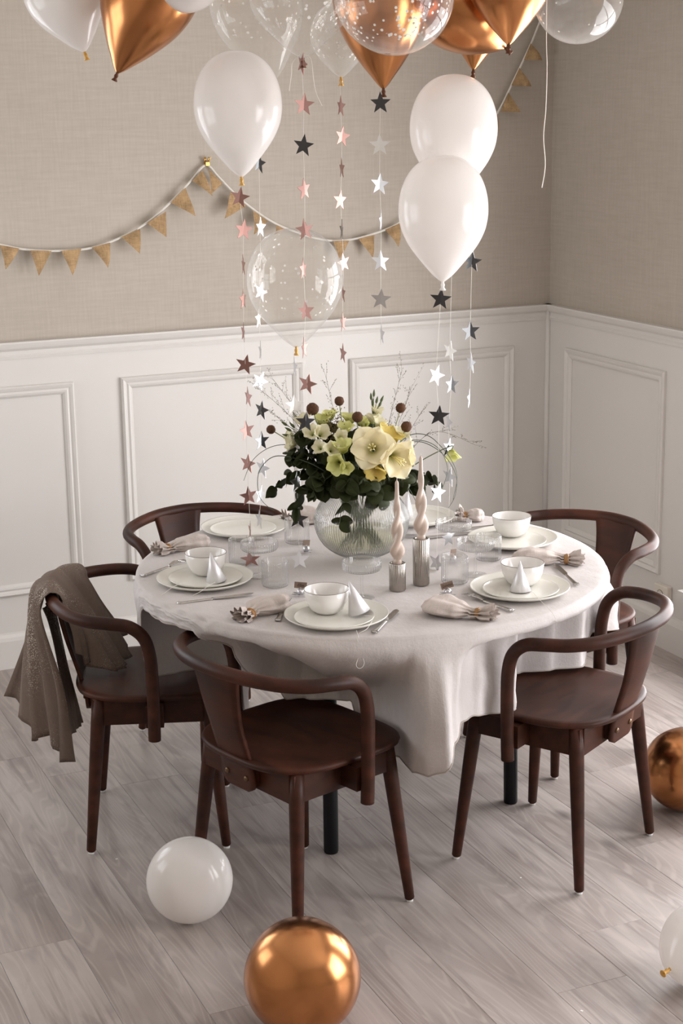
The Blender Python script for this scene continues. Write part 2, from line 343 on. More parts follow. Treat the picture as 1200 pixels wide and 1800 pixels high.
trim('trim_1', railp, [(XL, -.5), (.7, XR)], (0, -1, 0), RAIL, YB)
trim('trim_2', railp, [(YF, .5), (2.4, 3.2), (4.7, YB)], (-1, 0, 0), RAIL, XR)
basep = [(0, 0), (.022, 0), (.022, .105), (.018, .118), (.010, .128), (.008, .135), (0, .135)]
trim('baseboard_back', basep, [(XL, XR)], (0, -1, 0), 0, YB)
trim('baseboard_right', basep, [(YF, YB)], (-1, 0, 0), 0, XR)
struct(obj('trim_3', *tube([(XR - .012, YB - .012, .13), (XR - .012, YB - .012, RAIL - .02)], .012, 8), 'white'))
def moulding(a0, a1, z0, z1, axis, parent):
    """rectangular picture-frame moulding with mitred corners"""
    pr = [(0, 0), (0, .010), (.006, .016), (.014, .013), (.020, .009), (.027, .012), (.034, .010), (.042, .003), (.042, 0)]
    V = []; F = []; n = len(pr)
    for ca, cz, sa, sz in ((a0, z0, 1, 1), (a1, z0, -1, 1), (a1, z1, -1, -1), (a0, z1, 1, -1)):
        for ins, d in pr:
            a, z = ca + sa * ins, cz + sz * ins
            V.append((a, YB - .008 - d, z) if axis == 'b' else (XR - .008 - d, a, z))
    for c in range(4):
        for i in range(n - 1):
            d = (c + 1) % 4; F.append((c * n + i, c * n + i + 1, d * n + i + 1, d * n + i))
    return obj('panel_moulding', V, F, 'white', parent, False)
for a0, a1 in ((.73, 1.473), (1.65, 2.37), (2.566, 3.294)): moulding(a0, a1, .275, 1.045, 'b', wb)
for a0, a1 in ((4.913, 5.60), ): moulding(a0, a1, .275, 1.042, 'r', wr)
# windows (outside the frame): casing, sash bars and sill
def window(k, a0, a1, z0, z1, axis):
    if axis == 'l': PX = lambda a, b, c, d, e, f: box(XL - f, XL - e, a, b, c, d)
    P_ = (lambda a, b, c, d, e, f: box(a, b, YB + e, YB + f, c, d)) if axis == 'b' else (lambda a, b, c, d, e, f: box(XR + e, XR + f, a, b, c, d))
    if axis == 'l': P_ = PX
    m = MB()
    for a, b, c, d in ((a0, a0 + .05, z0, z1), (a1 - .05, a1, z0, z1), (a0, a1, z0, z0 + .05), (a0, a1, z1 - .05, z1)): m.add(P_(a, b, c, d, .03, .09))
    o = struct(m.build(k, 'white', None, False))
    mid = (a0 + a1) / 2
    for a, b, c, d in ((mid - .025, mid + .025, z0 + .05, z1 - .05), (a0 + .05, a1 - .05, z1 - .45, z1 - .41)): obj('glazing_bar', *P_(a, b, c, d, .04, .08), 'white', o, False)
    obj('window_sill', *P_(a0 - .03, a1 + .03, z0 - .03, z0, -.06, .09), 'white', o, False)
    for a, b in ((a0 + .05, mid - .025), (mid + .025, a1 - .05)): obj('pane', *P_(a, b, z0 + .05, z1 - .05, .058, .061), 'glass', o, False)
window('window_1', *WR[0], 'r'); window('window_2', *WR[1], 'r'); window('window_3', *WB[0], 'b'); window('window_4', *WL[0], 'l')
# wall socket low on the right wall
s = thing('wall_socket', 'cream plastic power socket low on the right wall', 'socket', (XR - .008, 4.875, .205))
obj('cover', *box(-.024, 0, -.042, .042, -.042, .042, .004), 'socket', s, False)
V, F = lathe([(.021, 0), (.019, -.002), (.017, .009), (.0, .009)], 24); obj('socket_well', mats(V, Matrix.Translation((-.0245, 0, .004)) @ Matrix.Rotation(PI/2, 4, 'Y')), F, 'hole', s)
# ------------------------------------------------------------------ dining table and cloth
TC = Vector((1.859, 4.034, 0)); TR = .655; TZ = .745
t = thing('dining_table', 'round dining table hidden under a beige cloth on black legs', 'table', TC)
V, F = lathe([(0, .718), (TR - .012, .718), (TR - .004, .721), (TR - .002, .727), (TR - .004, .734), (TR - .012, .738), (0, .738)], 72); obj('tabletop', V, F, 'top', t)
m = MB()
for a in range(4):
    m.add(box(-.25, .25, .232, .25, .665, .718), Matrix.Rotation(a * PI/2 + .12, 4, 'Z'))
m.build('apron', 'top', t, False)
for lx, ly in ((-.226, -.21), (.382, -.137), (-.29, .40), (.31, .47)):
    obj('leg', *tube([(lx, ly, 0), (lx, ly, .005), (lx * .98, ly * .98, .717)], lambda u: .0205 if u > .002 else .019, 16), 'black', t)
HEM = [(-180, .705), (-172, .700), (-165, .708), (-157, .712), (-154, .66), (-150, .52), (-147, .475), (-141, .472), (-133, .470), (-123.5, .469), (-121, .40), (-117, .345), (-110, .35), (-105, .368), (-100.5, .412), (-98, .455), (-93, .485), (-87, .478), (-82, .463), (-78, .463), (-70, .464), (-56, .464), (-46, .464), (-41, .464), (-36, .464), (-32, .468), (-28, .545), (-10, .50), (0, .49), (40, .48), (90, .475), (130, .475), (150, .468), (154.5, .468), (156, .40), (158, .28), (160, .23), (162, .27), (164.5, .42), (166, .468), (171, .468), (174, .53), (178, .69), (180, .705)]
# how far from the table's axis the hanging cloth ends up where chair seats, arms and the folds push it
PUSH = [(-180, .675), (-160, .665), (-157, .66), (-153, .57), (-149, .43), (-142, .395), (-130, .365), (-122, .355), (-117, .365), (-112, .41), (-109, .455), (-107, .49), (-105, .63), (-103, .70), (-100, .725), (-97, .66), (-93, .60), (-87, .562), (-82, .555), (-76, .558), (-73, .565), (-70, .48), (-64, .42), (-50, .41), (-42, .44), (-38, .52), (-34, .60), (-30, .61), (-25, .66), (-20, .71), (-8, .70), (10, .67), (90, .70), (118, .68), (130, .61), (140, .58), (148, .48), (152, .40), (155, .36), (161, .352), (165, .365), (168, .55), (171, .64), (176, .66), (180, .675)]
FAST = [(-180, .2), (-165, .06), (-153, .05), (-143, .07), (-136, .16), (-128, .24), (-118, .25), (-112, .22), (-106, .22), (-97, .2), (-92, .06), (-84, .03), (-72, .03), (-60, .05), (-30, .05), (-24, .10), (-15, .2), (120, .2), (130, .08), (166, .10), (172, .2), (180, .2)]
def table(T_, a):
    for (a0, z0), (a1, z1) in zip(T_, T_[1:]):
        if a0 <= a <= a1:
            k = (a - a0) / (a1 - a0); k = k * k * (3 - 2 * k); return z0 + (z1 - z0) * k
def hem_z(a):
    for (a0, z0), (a1, z1) in zip(HEM, HEM[1:]):
        if a0 <= a <= a1:
            k = (a - a0) / (a1 - a0); k = k * k * (3 - 2 * k) if abs(z1 - z0) > .08 else k; return z0 + (z1 - z0) * k
    return .5
def bumpf(a, c, w): d = (a - c + 180) % 360 - 180; return math.exp(-(d / w) ** 2)
NT = 540; V = []; F = []
rings = [0, .12, .24, .36, .46, .54, .60, .632, .648, .657]
drop = [.012, .03, .06, .10, .15, .2, .27, .34, .42, .5, .58, .66, .74, .82, .88, .93, .97, 1.0]
for r in rings:
    for i in range(NT):
        a = 2 * PI * i / NT; p = Vector((r * math.cos(a), r * math.sin(a), 0))
        w = noise.noise(p * 7) * .0016 + noise.noise(p * 16) * .0007
        lw = bumpf(math.degrees(a) - 360 if a > PI else math.degrees(a), -165, 22) * max(0, r - .45) / .2     # gathered cloth at the left edge
        w += lw * (.006 + .010 * noise.noise(p * 22))
        ez = -.0035 * max(0, (r - .632) / .025) ** 2
        V.append((p.x, p.y, TZ + max(-.002, w) * min(1, r * 4 + .2) * .9 + ez))
for s_ in drop:
    for i in range(NT):
        a = 2 * PI * i / NT; dg = math.degrees(a); dg = dg - 360 if dg > 180 else dg
        hz = hem_z(dg); L_ = TZ - .004 - hz; k = s_ * min(1, L_ / .36); dz = L_ * s_
        fold = .55 * math.sin(a * 11 + .9 * math.sin(a * 3)) + .35 * math.sin(a * 19 + 1.3) + .25 * math.sin(a * 31 + 2 * math.sin(a * 5))
        g = min(1, max(0, (dz - .024) / table(FAST, dg))); g = g * g * (3 - 2 * g); rt = table(PUSH, dg)
        out = .010 * min(1, s_ * 12) * (1 - g) + (rt - .657) * g + k ** 1.25 * .014 * fold
        q = Vector((math.cos(a) * 5, math.sin(a) * 5, s_ * 2.5)); out += k * .014 * noise.noise(q * 1.4) + min(1, k * 4) * .004 * noise.noise(q * 3.3)
        lw = bumpf(dg, -165, 22); out += lw * .010 * noise.noise(q * 4)
        R0 = .657 + out
        z = TZ - .0045 - L_ * s_ + (.004 * noise.noise(q * 2.2) if s_ > .9 else 0)
        V.append((R0 * math.cos(a), R0 * math.sin(a), z))
nr = len(rings) + len(drop)
for j in range(nr - 1):
    for i in range(NT):
        a, b = j * NT + i, j * NT + (i + 1) % NT
        F.append((a, b, b + NT, a + NT) if j else (a, b + NT, a + NT))
F = [tuple(f) for f in F]
V2 = [Vector(v) for v in V]
cl = obj('tablecloth', V2, F, 'cloth'); cl.location = TC
tag(cl, 'beige linen tablecloth draped to long folds over the round table', 'tablecloth')
hm = [Vector(V[(nr - 1) * NT + i % NT]) for i in range(NT + 1)]
obj('hem', *tube([v + Vector((0, 0, .002)) for v in hm], .0022, 6, False), 'hem', cl)
# ------------------------------------------------------------------ bentwood armchairs
def make_chair(label, loc, d):
    t = thing('bentwood_armchair', label, 'chair', loc, math.atan2(d[1], d[0]), 'bentwood armchairs round the table')
    half = [(.004, .258, .345), (.005, .260, .42), (.005, .262, .52), (.001, .265, .59), (-.014, .267, .640), (-.050, .270, .671), (-.10, .267, .680), (-.16, .247, .683), (-.212, .203, .687), (-.250, .135, .692), (-.272, .062, .696), (-.277, 0, .697)]
    P = half + [(x, -y, z) for x, y, z in half[-2::-1]]
    obj('bent_rail', *tube(catmull(P, 6), .0172, 16), 'wood', t)
    # splat
    pth = catmull([(-.268, 0, .692), (-.259, 0, .64), (-.241, 0, .56), (-.216, 0, .48), (-.196, 0, .42), (-.188, 0, .362)], 6); n = len(pth); V = []; F = []; nu = 9
    for side in (0, 1):
        for j, p in enumerate(pth):
            k = j / (n - 1); w = .090 - .027 * min(1, k * 2.2) + .0 * k
            if k > .9: w -= .022 * ((k - .9) / .1) ** 2
            for i in range(nu):
                u = i / (nu - 1) * 2 - 1; V.append((p.x + .016 * u * u * (1 - k) - .0055 + .011 * side, u * w, p.z))
    S_ = n * nu
    for j in range(n - 1):
        for i in range(nu - 1):
            a = j * nu + i; F.append((a, a + nu, a + nu + 1, a + 1)); F.append((S_ + a, S_ + a + 1, S_ + a + nu + 1, S_ + a + nu))
    for j in range(n - 1):
        for i in (0, nu - 1): a = j * nu + i; F.append((a, a + nu, S_ + a + nu, S_ + a) if i else (a, S_ + a, S_ + a + nu, a + nu))
    for i in range(nu - 1): F.append(((n - 1) * nu + i, S_ + (n - 1) * nu + i, S_ + (n - 1) * nu + i + 1, (n - 1) * nu + i + 1))
    sp = obj('splat', V, F, 'wood', t)
    for y in (-.038, .038):
        V, F = lathe([(0, .004), (.005, .0035), (.0075, .001), (.0075, -.002)], 12); obj('screw', mats(V, Matrix.Translation((-.1985, y, .398)) @ Matrix.Rotation(-PI/2, 4, 'Y')), F, 'screw', sp)
    # seat: dished ply, rounded outline
    def outl(a):
        c, s = math.cos(a), math.sin(a); e = 4.2 if c > 0 else 2.9; r = (abs(c) ** e + abs(s) ** e) ** (-1 / e)
        return Vector((-.006 + .214 * r * c, (.224 + .004 * c) * r * s, 0))
    V = []; F = []; n = 64
    lv = [(0, .450), (.35, .4505), (.7, .4525), (.9, .4555), (.97, .456), (.995, .453), (1.0, .448), (.99, .441), (.95, .438), (0, .437)]
    for s, z in lv:
        for i in range(n): p = outl(2 * PI * i / n) * s; V.append((p.x, p.y, z))
    for j in range(len(lv) - 1):
        for i in range(n): a, b = j * n + i, j * n + (i + 1) % n; F.append((a, b, b + n, a + n))
    obj('seat', V, [f[::-1] for f in F], 'wood', t)
    m = MB()
    m.add(box(-.165, .15, -.185, -.165, .365, .438)); m.add(box(-.165, .15, .165, .185, .365, .438)); m.add(box(.135, .155, -.17, .17, .365, .438)); m.add(box(-.184, -.150, -.055, .055, .375, .438)); m.add(box(-.17, -.15, -.17, .17, .365, .438))
    for s in (-1, 1): m.add(box(-.018, .03, min(s * .18, s * .245), max(s * .18, s * .245), .375, .436))
    m.build('seat_frame', 'wood', t, False)
    for sx in (1, -1):
        for sy in (1, -1):
            a, b = Vector((sx * .187, sy * .2125, .006)), Vector((sx * .146, sy * .170, .440))
            l = obj('leg', *tube([a.lerp(b, k) for k in (0, .01, .3, .6, .85, 1)], lambda u: .0090 + .0108 * min(1, u * 1.4) ** .8, 14), 'wood', t)
            obj('foot_glide', *tube([(a.x, a.y, 0), (a.x, a.y, .007)], .0086, 12), 'glide', l)
    return t
ch = make_chair('dark bentwood armchair in front of the table with its wide splat towards us', (1.46, 3.62, 0), (.422, .13))
for lab, loc, d in (
    ('dark bentwood armchair at the right front with cloth lying on its brown seat', (2.203, 3.587, 0), (-.188, .3175)),
    ('dark bentwood armchair at the left with the sparkling scarf over its back', (1.278, 4.237, 0), (.94, -.34)),
    ('dark bentwood armchair at the right rear close to the panelled right wall', (2.59, 4.233, 0), (-.982, -.189)),
    ('dark bentwood armchair behind the table in front of the white wall panel', (1.685, 4.80, 0), (.25, -.97))):
    dup(ch, lab, loc, math.atan2(d[1], d[0]))
# ------------------------------------------------------------------ crockery
def place_plates(name, prof, mat, items, cat, group, extra=None):
    src = None
    for lab, loc in items:
        if not src:
            if extra:
                src = thing(name, lab, cat, loc, 0, group); V, F = lathe(prof, 64); obj('body', V, F, mat, src); extra(src)
            else:
                V, F = lathe(prof, 64); src = obj(name, V, F, mat); src.location = loc; tag(src, lab, cat, group)
        else: dup(src, lab, loc)
spots = dict(front=(1.5638, 3.6016, 0.76), left=(1.3781, 4.067, 0.76), backl=(1.6686, 4.5362, 0.76), rf=(2.0926, 3.6033, 0.76), rb=(2.3244, 4.0489, 0.76), back=(2.1802, 4.4157, 0.76))
def big(r): return [(0, .0035), (.075, .0035), (.088, .0045), (.120, .0115), (.129, .0165), (.1315, .0185), (.1315, .0155), (.123, .0095), (.090, 0), (.07, 0), (0, .0008)]
def at(k, z): return (spots[k][0], spots[k][1], z)
zp = TZ + .0018
place_plates('dinner_plate', big(1), 'plate', [
    ('large cream dinner plate at the front edge of the table', at('front', zp)), ('large cream dinner plate at the left edge by the long knife', at('left', zp)),
    ('large cream dinner plate at the back left before the chair rail', at('backl', zp)), ('large cream dinner plate at the front right under the speckled cone hat', at('rf', zp)),
    ('large cream dinner plate at the right rear under the bowl without a hat', at('rb', zp)), ('large cream dinner plate mostly hidden behind the vase and candles', at('back', zp))], 'plate', 'dinner plates')
zs = zp + .0042
place_plates('salad_plate', [(0, .003), (.055, .003), (.068, .004), (.092, .0095), (.0985, .0135), (.1005, .0155), (.1005, .0125), (.094, .0075), (.068, 0), (.05, 0), (0, .0006)], 'plate', [
    ('smaller white plate under bowl and leaning hat at the front setting', (1.5473, 3.5778, 0.775)[:2] + (zs,)), ('smaller white plate under bowl and upright hat at the left setting', (1.3775, 4.059, 0.775)[:2] + (zs,)),
    ('empty smaller white plate on the back left dinner plate', (1.6551, 4.5088, 0.775)[:2] + (zs,)), ('smaller white plate under bowl and cone hat at the front right', (2.083, 3.581, 0.775)[:2] + (zs,)),
    ('smaller white plate under the tall white bowl at the right rear', (2.3044, 4.0175, 0.775)[:2] + (zs,)), ('smaller white plate behind the candles, stacked on a hidden plate', (2.1729, 4.3929, 0.775)[:2] + (zs,))], 'plate', 'salad plates')
zb = zs + .0036
def bowl_rim(p): V, F = lathe([(.0575, .0608), (.0579, .0618), (.0572, .0624), (.0562, .0618)], 64); obj('rim', V, F, 'rim', p)['label'] = 'thin dark glazed rim'
place_plates('bowl', [(0, .004), (.022, .005), (.040, .014), (.050, .033), (.0556, .061), (.0568, .0620), (.0578, .061), (.0528, .032), (.042, .011), (.028, .001), (.026, 0), (.024, .0015), (0, .0015)], 'bowl', [
    ('white rimmed bowl on the front plates beside the leaning silver hat', (1.5552, 3.6416, 0.819)[:2] + (zb,)), ('white rimmed bowl behind the silver hat on the left plates', (1.3973, 4.111, 0.819)[:2] + (zb,)),
    ('white rimmed bowl behind the cone hat on the front right plates', (2.1171, 3.6322, 0.819)[:2] + (zb,)), ('white rimmed bowl standing alone on the right rear plates', (2.3431, 4.0873, 0.819)[:2] + (zb,))], 'bowl', 'white bowls', bowl_rim)
# ------------------------------------------------------------------ party hats
def hat(lab, base, tip, strings):
    base, tip = Vector(base), Vector(tip); h = (tip - base).length
    t = thing('party_hat', lab, 'party hat', base, 0, 'silver cone hats on the plates')
    Mx = aim((0, 0, 0), tip - base)
    V, F = lathe([(.0278, 0), (.0282, .0004), (.0142, h * .5), (.0008, h), (.0002, h), (.0136, h * .5 - .001), (.0272, .0006), (.0278, 0)], 40); obj('cone', mats(V, Mx), F, 'hat', t)
    for S_ in strings: obj('elastic', *tube([Vector(p) - base for p in catmull(S_, 5)], .0006, 5), 'thread', t)
zh = zs + .0045
b = Vector((1.6168, 3.5803, 0.757)); tp = (1.5941, 3.5895, 0.8455)
hat('silver cone hat leaning on the front bowl with string hanging over the edge', (b.x, b.y, zh + .009), tp, [[(1.6139, 3.5431, 0.765), (1.6178, 3.5009, 0.772), (1.5725, 3.4363, 0.768), (1.5464, 3.4327, 0.757), (1.5644, 3.4636, 0.7072), (1.5632, 3.435, 0.6827), (1.5528, 3.4359, 0.6694), (1.545, 3.4419, 0.6789), (1.5673, 3.4631, 0.7099), (1.5461, 3.4415, 0.766)]])
b = Vector((1.398, 4.0314, 0.757))
hat('silver cone hat standing upright on the left plate', (b.x, b.y, zh), (b.x - .012, b.y + .004, zh + .081), [[(1.3819, 3.9947, 0.764), (1.3486, 3.9547, 0.768), (1.3124, 3.9145, 0.768), (1.3027, 3.9529, 0.748)], [(1.2944, 4.0102, 0.77), (1.2569, 3.9833, 0.768), (1.2343, 3.9989, 0.748), (1.2034, 3.9856, 0.748)]])
b = Vector((2.0833, 3.5842, 0.757))
hat('pale speckled cone hat standing on the front right plate', (b.x, b.y, zh), (b.x + .001, b.y + .004, zh + .079), [[(2.0911, 3.5332, 0.765), (2.0634, 3.4462, 0.768), (2.0728, 3.4139, 0.75), (2.0569, 3.3654, 0.748), (2.1606, 3.5256, 0.6563)]])
b = Vector((2.1588, 4.424, 0.757))
hat('white pointed paper hat standing behind the candles on the half hidden plate', (b.x, b.y, zh), (b.x + .010, b.y, zh + .078), [[(b.x, b.y - .027, zh + .003), (b.x + .02, b.y - .05, zh + .004), (b.x + .03, b.y - .07, zh + .002)]])
# ------------------------------------------------------------------ cutlery
def make_handle(t, L0, L1):
    def f(u, v):
        x = L0 + (L1 - L0) * v; w = .0048 + .0030 * (1 - v) ** 1.5; a = 2 * PI * u
        return (x, w * math.cos(a), .0035 + .0024 * math.sin(a))
    V, F = grid(f, 12, 12, True); F += [tuple(range(12))[::-1], tuple(range(132, 144))]; obj('handle', V, F, 'steel', t)
    m = MB()
    for k in (0.002, .006): m.add(box(L0 + k, L0 + k + .0015, -.0082, .0082, .0008, .0066, .0003))
    m.build('handle_ridge', 'steel', t, False)
def make_fork(lab, a, b, L=.185):
    a, b = Vector(a), Vector(b); d = b - a
    t = thing('fork', lab, 'fork', (b - d.normalized() * L).to_3d(), math.atan2(d.y, d.x), 'steel forks')
    make_handle(t, 0, .115)
    V, F = grid(lambda u, v: (.112 + .036 * v, (u - .5) * (.007 + .016 * v ** .7), .0045 + .005 * math.sin(v * PI * .6)), 5, 8); V, F = solid(V, F, .0018); obj('fork_neck', V, F, 'steel', t)
    for k in range(4):
        y = -.0092 + k * .00613; obj('tine', *tube([(.146, y, .0088), (.16, y, .0078), (.185, y * 1.02, .0055)], lambda u: .0016 - .0007 * u, 6), 'steel', t)
    return t
def make_knife(lab, a, b, L=.205):
    a, b = Vector(a), Vector(b); d = b - a
    t = thing('table_knife', lab, 'knife', (a.x, a.y, a.z), math.atan2(d.y, d.x), 'steel table knives')
    make_handle(t, 0, .098)
    n = 14; V = []; F = []
    for i in range(n):
        k = i / (n - 1); x = .096 + (L - .096) * k; w0 = -.0085 * min(1, .45 + k * 4) * (1 - max(0, (k - .86) / .14) ** 2); w1 = .0075 * (1 - max(0, (k - .9) / .1) ** 2 * .6)
        for z in (.0042, .0054): V += [(x, w0, .0046), (x, w1, z)] if z < .005 else [(x, w0, .0050), (x, w1, z)]
    for i in range(n - 1):
        a_ = i * 4; F += [(a_, a_ + 4, a_ + 5, a_ + 1), (a_ + 2, a_ + 3, a_ + 7, a_ + 6), (a_, a_ + 2, a_ + 6, a_ + 4), (a_ + 1, a_ + 5, a_ + 7, a_ + 3)]
    F += [(0, 1, 3, 2), (n * 4 - 4, n * 4 - 2, n * 4 - 1, n * 4 - 3)]
    obj('blade', V, F, 'steel', t, False); return t
zc = TZ + .002
def zc_(p): return (p[0], p[1], zc)
make_fork('steel fork left of the front plates, beside the knotted napkin', zc_((1.4024, 3.6102, 0.745)), zc_((1.5152, 3.8055, 0.745)))
make_fork('steel fork between the laid pouch napkin and the front right plates', zc_((1.9925, 3.4292, 0.745)), zc_((1.9449, 3.6349, 0.745)))
make_knife('steel knife right of the front plates', zc_((1.598, 3.4525, 0.745)), zc_((1.734, 3.5962, 0.745)), .19)
make_knife('steel knife lying in front of the left plates', zc_((1.2419, 3.898, 0.745)), zc_((1.4391, 3.8895, 0.745)), .21)
make_fork('steel fork half hidden behind the left plates', zc_((1.2619, 4.2023, 0.745)), zc_((1.4012, 4.2811, 0.745)), .19)
make_knife('steel knife half hidden right of the front right plates', zc_((2.2527, 3.5789, 0.745)), zc_((2.3199, 3.8407, 0.745)), .20)
make_knife('steel knife beside the right rear plates, behind the wine glass', zc_((2.2818, 4.1864, 0.745)), zc_((2.1108, 4.1995, 0.745)), .20)
make_fork('steel fork behind the coupes, pointing at the hidden setting', zc_((2.3217, 4.2346, 0.745)), zc_((2.1848, 4.2513, 0.745)), .185)
# ------------------------------------------------------------------ glasses
rip = lambda n, a_: (lambda a, j: 1 + a_ * math.sin(a * n))
def tumblers(items):
    src = None
    for lab, loc in items:
        if not src:
            src = thing('ribbed_tumbler', lab, 'glass', loc, 0, 'ribbed glass tumblers')
            V, F = lathe([(.0355, .070), (.0362, .068), (.0362, .036), (.0362, .006), (.034, .001), (0, .001)], 240, rip(40, .018)); obj('wall', V, F, 'ribglass', src)
            V, F = lathe([(0, .006), (.033, .007), (.0345, .012), (.0348, .068), (.0355, .070)], 96); obj('inner_wall', V, F, 'glass', src)
            V, F = lathe([(.0350, .0695), (.0356, .0708), (.0363, .0695)], 64); obj('lip', V, F, 'glass', src)
        else: dup(src, lab, loc)
tumblers([('clear ribbed tumbler between the left hat and the card with a bell', zc_((1.5361, 3.9465, 0.745))), ('clear ribbed tumbler behind the writing card at the right', zc_((1.9812, 3.758, 0.745))),
          ('clear ribbed tumbler at the back left under a black star', zc_((1.7595, 4.3354, 0.745))), ('clear ribbed tumbler hidden behind the right stemmed coupe', zc_((2.1715, 3.9162, 0.745))),
          ('clear ribbed tumbler half hidden behind the vase, beside the candles', zc_((2.0818, 4.2514, 0.745))), ('clear ribbed tumbler at the far left behind the stemmed coupe', zc_((1.5347, 4.1999, 0.745)))])
def coupes(items):
    src = None
    for lab, loc in items:
        if not src:
            src = thing('champagne_coupe', lab, 'glass', loc, 0, 'ribbed champagne coupes')
            V, F = lathe([(.0505, .100), (.0512, .098), (.0510, .0825), (.047, .0765), (.030, .0735), (.006, .071)], 264, rip(44, .016)); obj('bowl', V, F, 'ribglass', src)
            V, F = lathe([(0, .0755), (.03, .0762), (.0465, .079), (.0494, .084), (.0498, .098), (.0505, .100)], 96); obj('inner_wall', V, F, 'glass', src)
            V, F = lathe([(.0500, .0995), (.0506, .1007), (.0513, .0995)], 64); obj('lip', V, F, 'glass', src)
            V, F = lathe([(.006, .072), (.004, .064), (.0035, .03), (.0042, .010), (.007, .004)], 20); obj('stem', V, F, 'glass', src)
            V, F = lathe([(.007, .004), (.02, .0028), (.033, .0016), (.0335, .0006), (.032, 0), (0, 0)], 48); obj('foot', V, F, 'glass', src)
        else: dup(src, lab, loc)
coupes([('stemmed ribbed coupe on the left beside the dark fallen star', zc_((1.5308, 4.0473, 0.745))), ('stemmed ribbed coupe at the right beside the front right plates', zc_((2.0617, 3.7911, 0.745))),
        ('stemmed ribbed coupe in front of the vase behind the leaning hat', zc_((1.6964, 3.7371, 0.745))), ('stemmed ribbed coupe at the rear right crossed by a star string', zc_((2.1066, 4.0033, 0.745)))])
# ------------------------------------------------------------------ napkins with rings
def napkin(lab, lab2, tail, body, w=.05, seed=1, hgt=.055, tail_k=1.0):
    """gathered napkin: pleated tail, waist in a ring, loose pouch body"""
    a, b = Vector(tail), Vector(body); d = b - a; L = d.length; ang = math.atan2(d.y, d.x)
    rn = random.Random(seed); ph = [rn.uniform(0, 6) for _ in range(6)]
    def f(u, v):
        x = L * v; an = 2 * PI * u
        prof = [(0, .027 * tail_k), (.09, .023 * tail_k), (.20, .0125), (.30, .017), (.5, w * .85), (.72, w), (.88, w * .86), (.97, w * .45), (1, .004)]
        for (v0, r0), (v1, r1) in zip(prof, prof[1:]):
            if v <= v1: k = (v - v0) / (v1 - v0); k = k * k * (3 - 2 * k); r = r0 + (r1 - r0) * k; break
        fine = math.exp(-((v - .2) / .22) ** 2); amp = .30 * fine + (.10 if v > .3 else .30)
        r *= 1 + amp * math.sin(9 * an + ph[0]) * fine + .17 * (1 - fine) * math.sin(3 * an + ph[1] + 3 * v) + .08 * math.sin(5 * an + ph[2] - 4 * v) + .05 * noise.noise(Vector((v * 7, math.cos(an) * 2, math.sin(an) * 2 + seed)))
        hz = hgt / (2 * w) if v > .3 else .5 + .3 * (1 - v / .3)
        y, z = r * math.cos(an), r * math.sin(an) * hz
        base = (.014 if v < .3 else .018) * (1 if v > .12 else 1.0)
        zz = max(.0012 + .001 * math.sin(7 * an), z + max(base * .9, hz * r * .62))
        return (x, y + .006 * math.sin(v * 5 + ph[3]), zz)
    V, F = grid(f, 72, 44, True)
    t = thing('napkin', lab, 'napkin', (a.x, a.y, zc), ang, 'rolled linen napkins')
    obj('folded_cloth', V, F, 'napkin', t)
    V2, F2 = grid(lambda u, v: ((f(u, v)[0]) * .6 + .004, f(u, v)[1] * .55, f(u, v)[2] * .6 + .006), 48, 6, True)
    V2 = [(.006 + L * .12 * j / 5, 0, 0) for j in range(6) for i in range(48)]
    V2 = []
    for j in range(6):
        for i in range(48):
            an = 2 * PI * i / 48; r = (.020 - .008 * j / 5) * tail_k * (1 + .20 * math.sin(8 * an + ph[4]) * (1 - .5 * j / 5)); V2.append((-.008 + .004 * math.sin(5 * an) + L * .2 * j / 5, r * math.cos(an), .016 + r * .62 * math.sin(an)))
    F2 = [(j * 48 + i, j * 48 + (i + 1) % 48, (j + 1) * 48 + (i + 1) % 48, (j + 1) * 48 + i) for j in range(5) for i in range(48)]
    obj('pleats', V2, F2, 'napkin', t)
    r_ = thing('napkin_ring', lab2, 'napkin ring', (a.x + math.cos(ang) * L * .2, a.y + math.sin(ang) * L * .2, zc + .0135), ang, 'brown napkin rings')
    V, F = lathe([(.0145, -.007), (.0165, -.0068), (.0172, 0), (.0165, .0068), (.0145, .007), (.0140, 0), (.0145, -.007)], 32); obj('band', mats(V, Matrix.Rotation(PI/2, 4, 'Y') @ Matrix.Scale(.80, 4, (1, 0, 0))), F, 'ring', r_)
    V, F = tube([(.0178 * math.cos(k / 12 * 2 * PI) * .80, 0.0178 * math.sin(k / 12 * 2 * PI), .003 * math.sin(k)) for k in range(13)], .0012, 6); obj('twine', mats(V, Matrix.Rotation(PI/2, 4, 'Y')), F, 'ring', r_)
napkin('knotted beige napkin at the front left between knife and fork', 'ring round the knotted napkin at the front left', (1.3389, 3.6812, 0.75), (1.4847, 3.7692, 0.75), .050, 2, .05)
napkin('beige pouch napkin lying at the front right before the card', 'brass-brown ring round the pouch napkin at the front right', (1.9087, 3.4169, 0.75), (1.7856, 3.5633, 0.75), .050, 5, .05)
napkin('beige napkin at the left rear behind the left bowl', 'amber ring round the napkin behind the left bowl', (1.3439, 4.3922, 0.75), (1.5169, 4.4241, 0.75), .040, 8, .045)
napkin('pale napkin at the right edge between the two right settings', 'brown ring round the napkin at the right edge', (2.3741, 3.7536, 0.75), (2.2196, 3.865, 0.75), .048, 11, .05)
napkin('rolled napkin behind the tumbler at the back left, half hidden by leaves', 'wooden ring on the half hidden napkin by the vase', (1.8037, 4.5339, 0.75), (1.9379, 4.5447, 0.75), .052, 14, .06, 1.25)
napkin('pale napkin with a flowerlike fan at the far rear edge', 'gold ring under the flowerlike napkin fan', (2.3084, 4.3456, 0.75), (2.3788, 4.3173, 0.75), .032, 17, .045, 1.2)
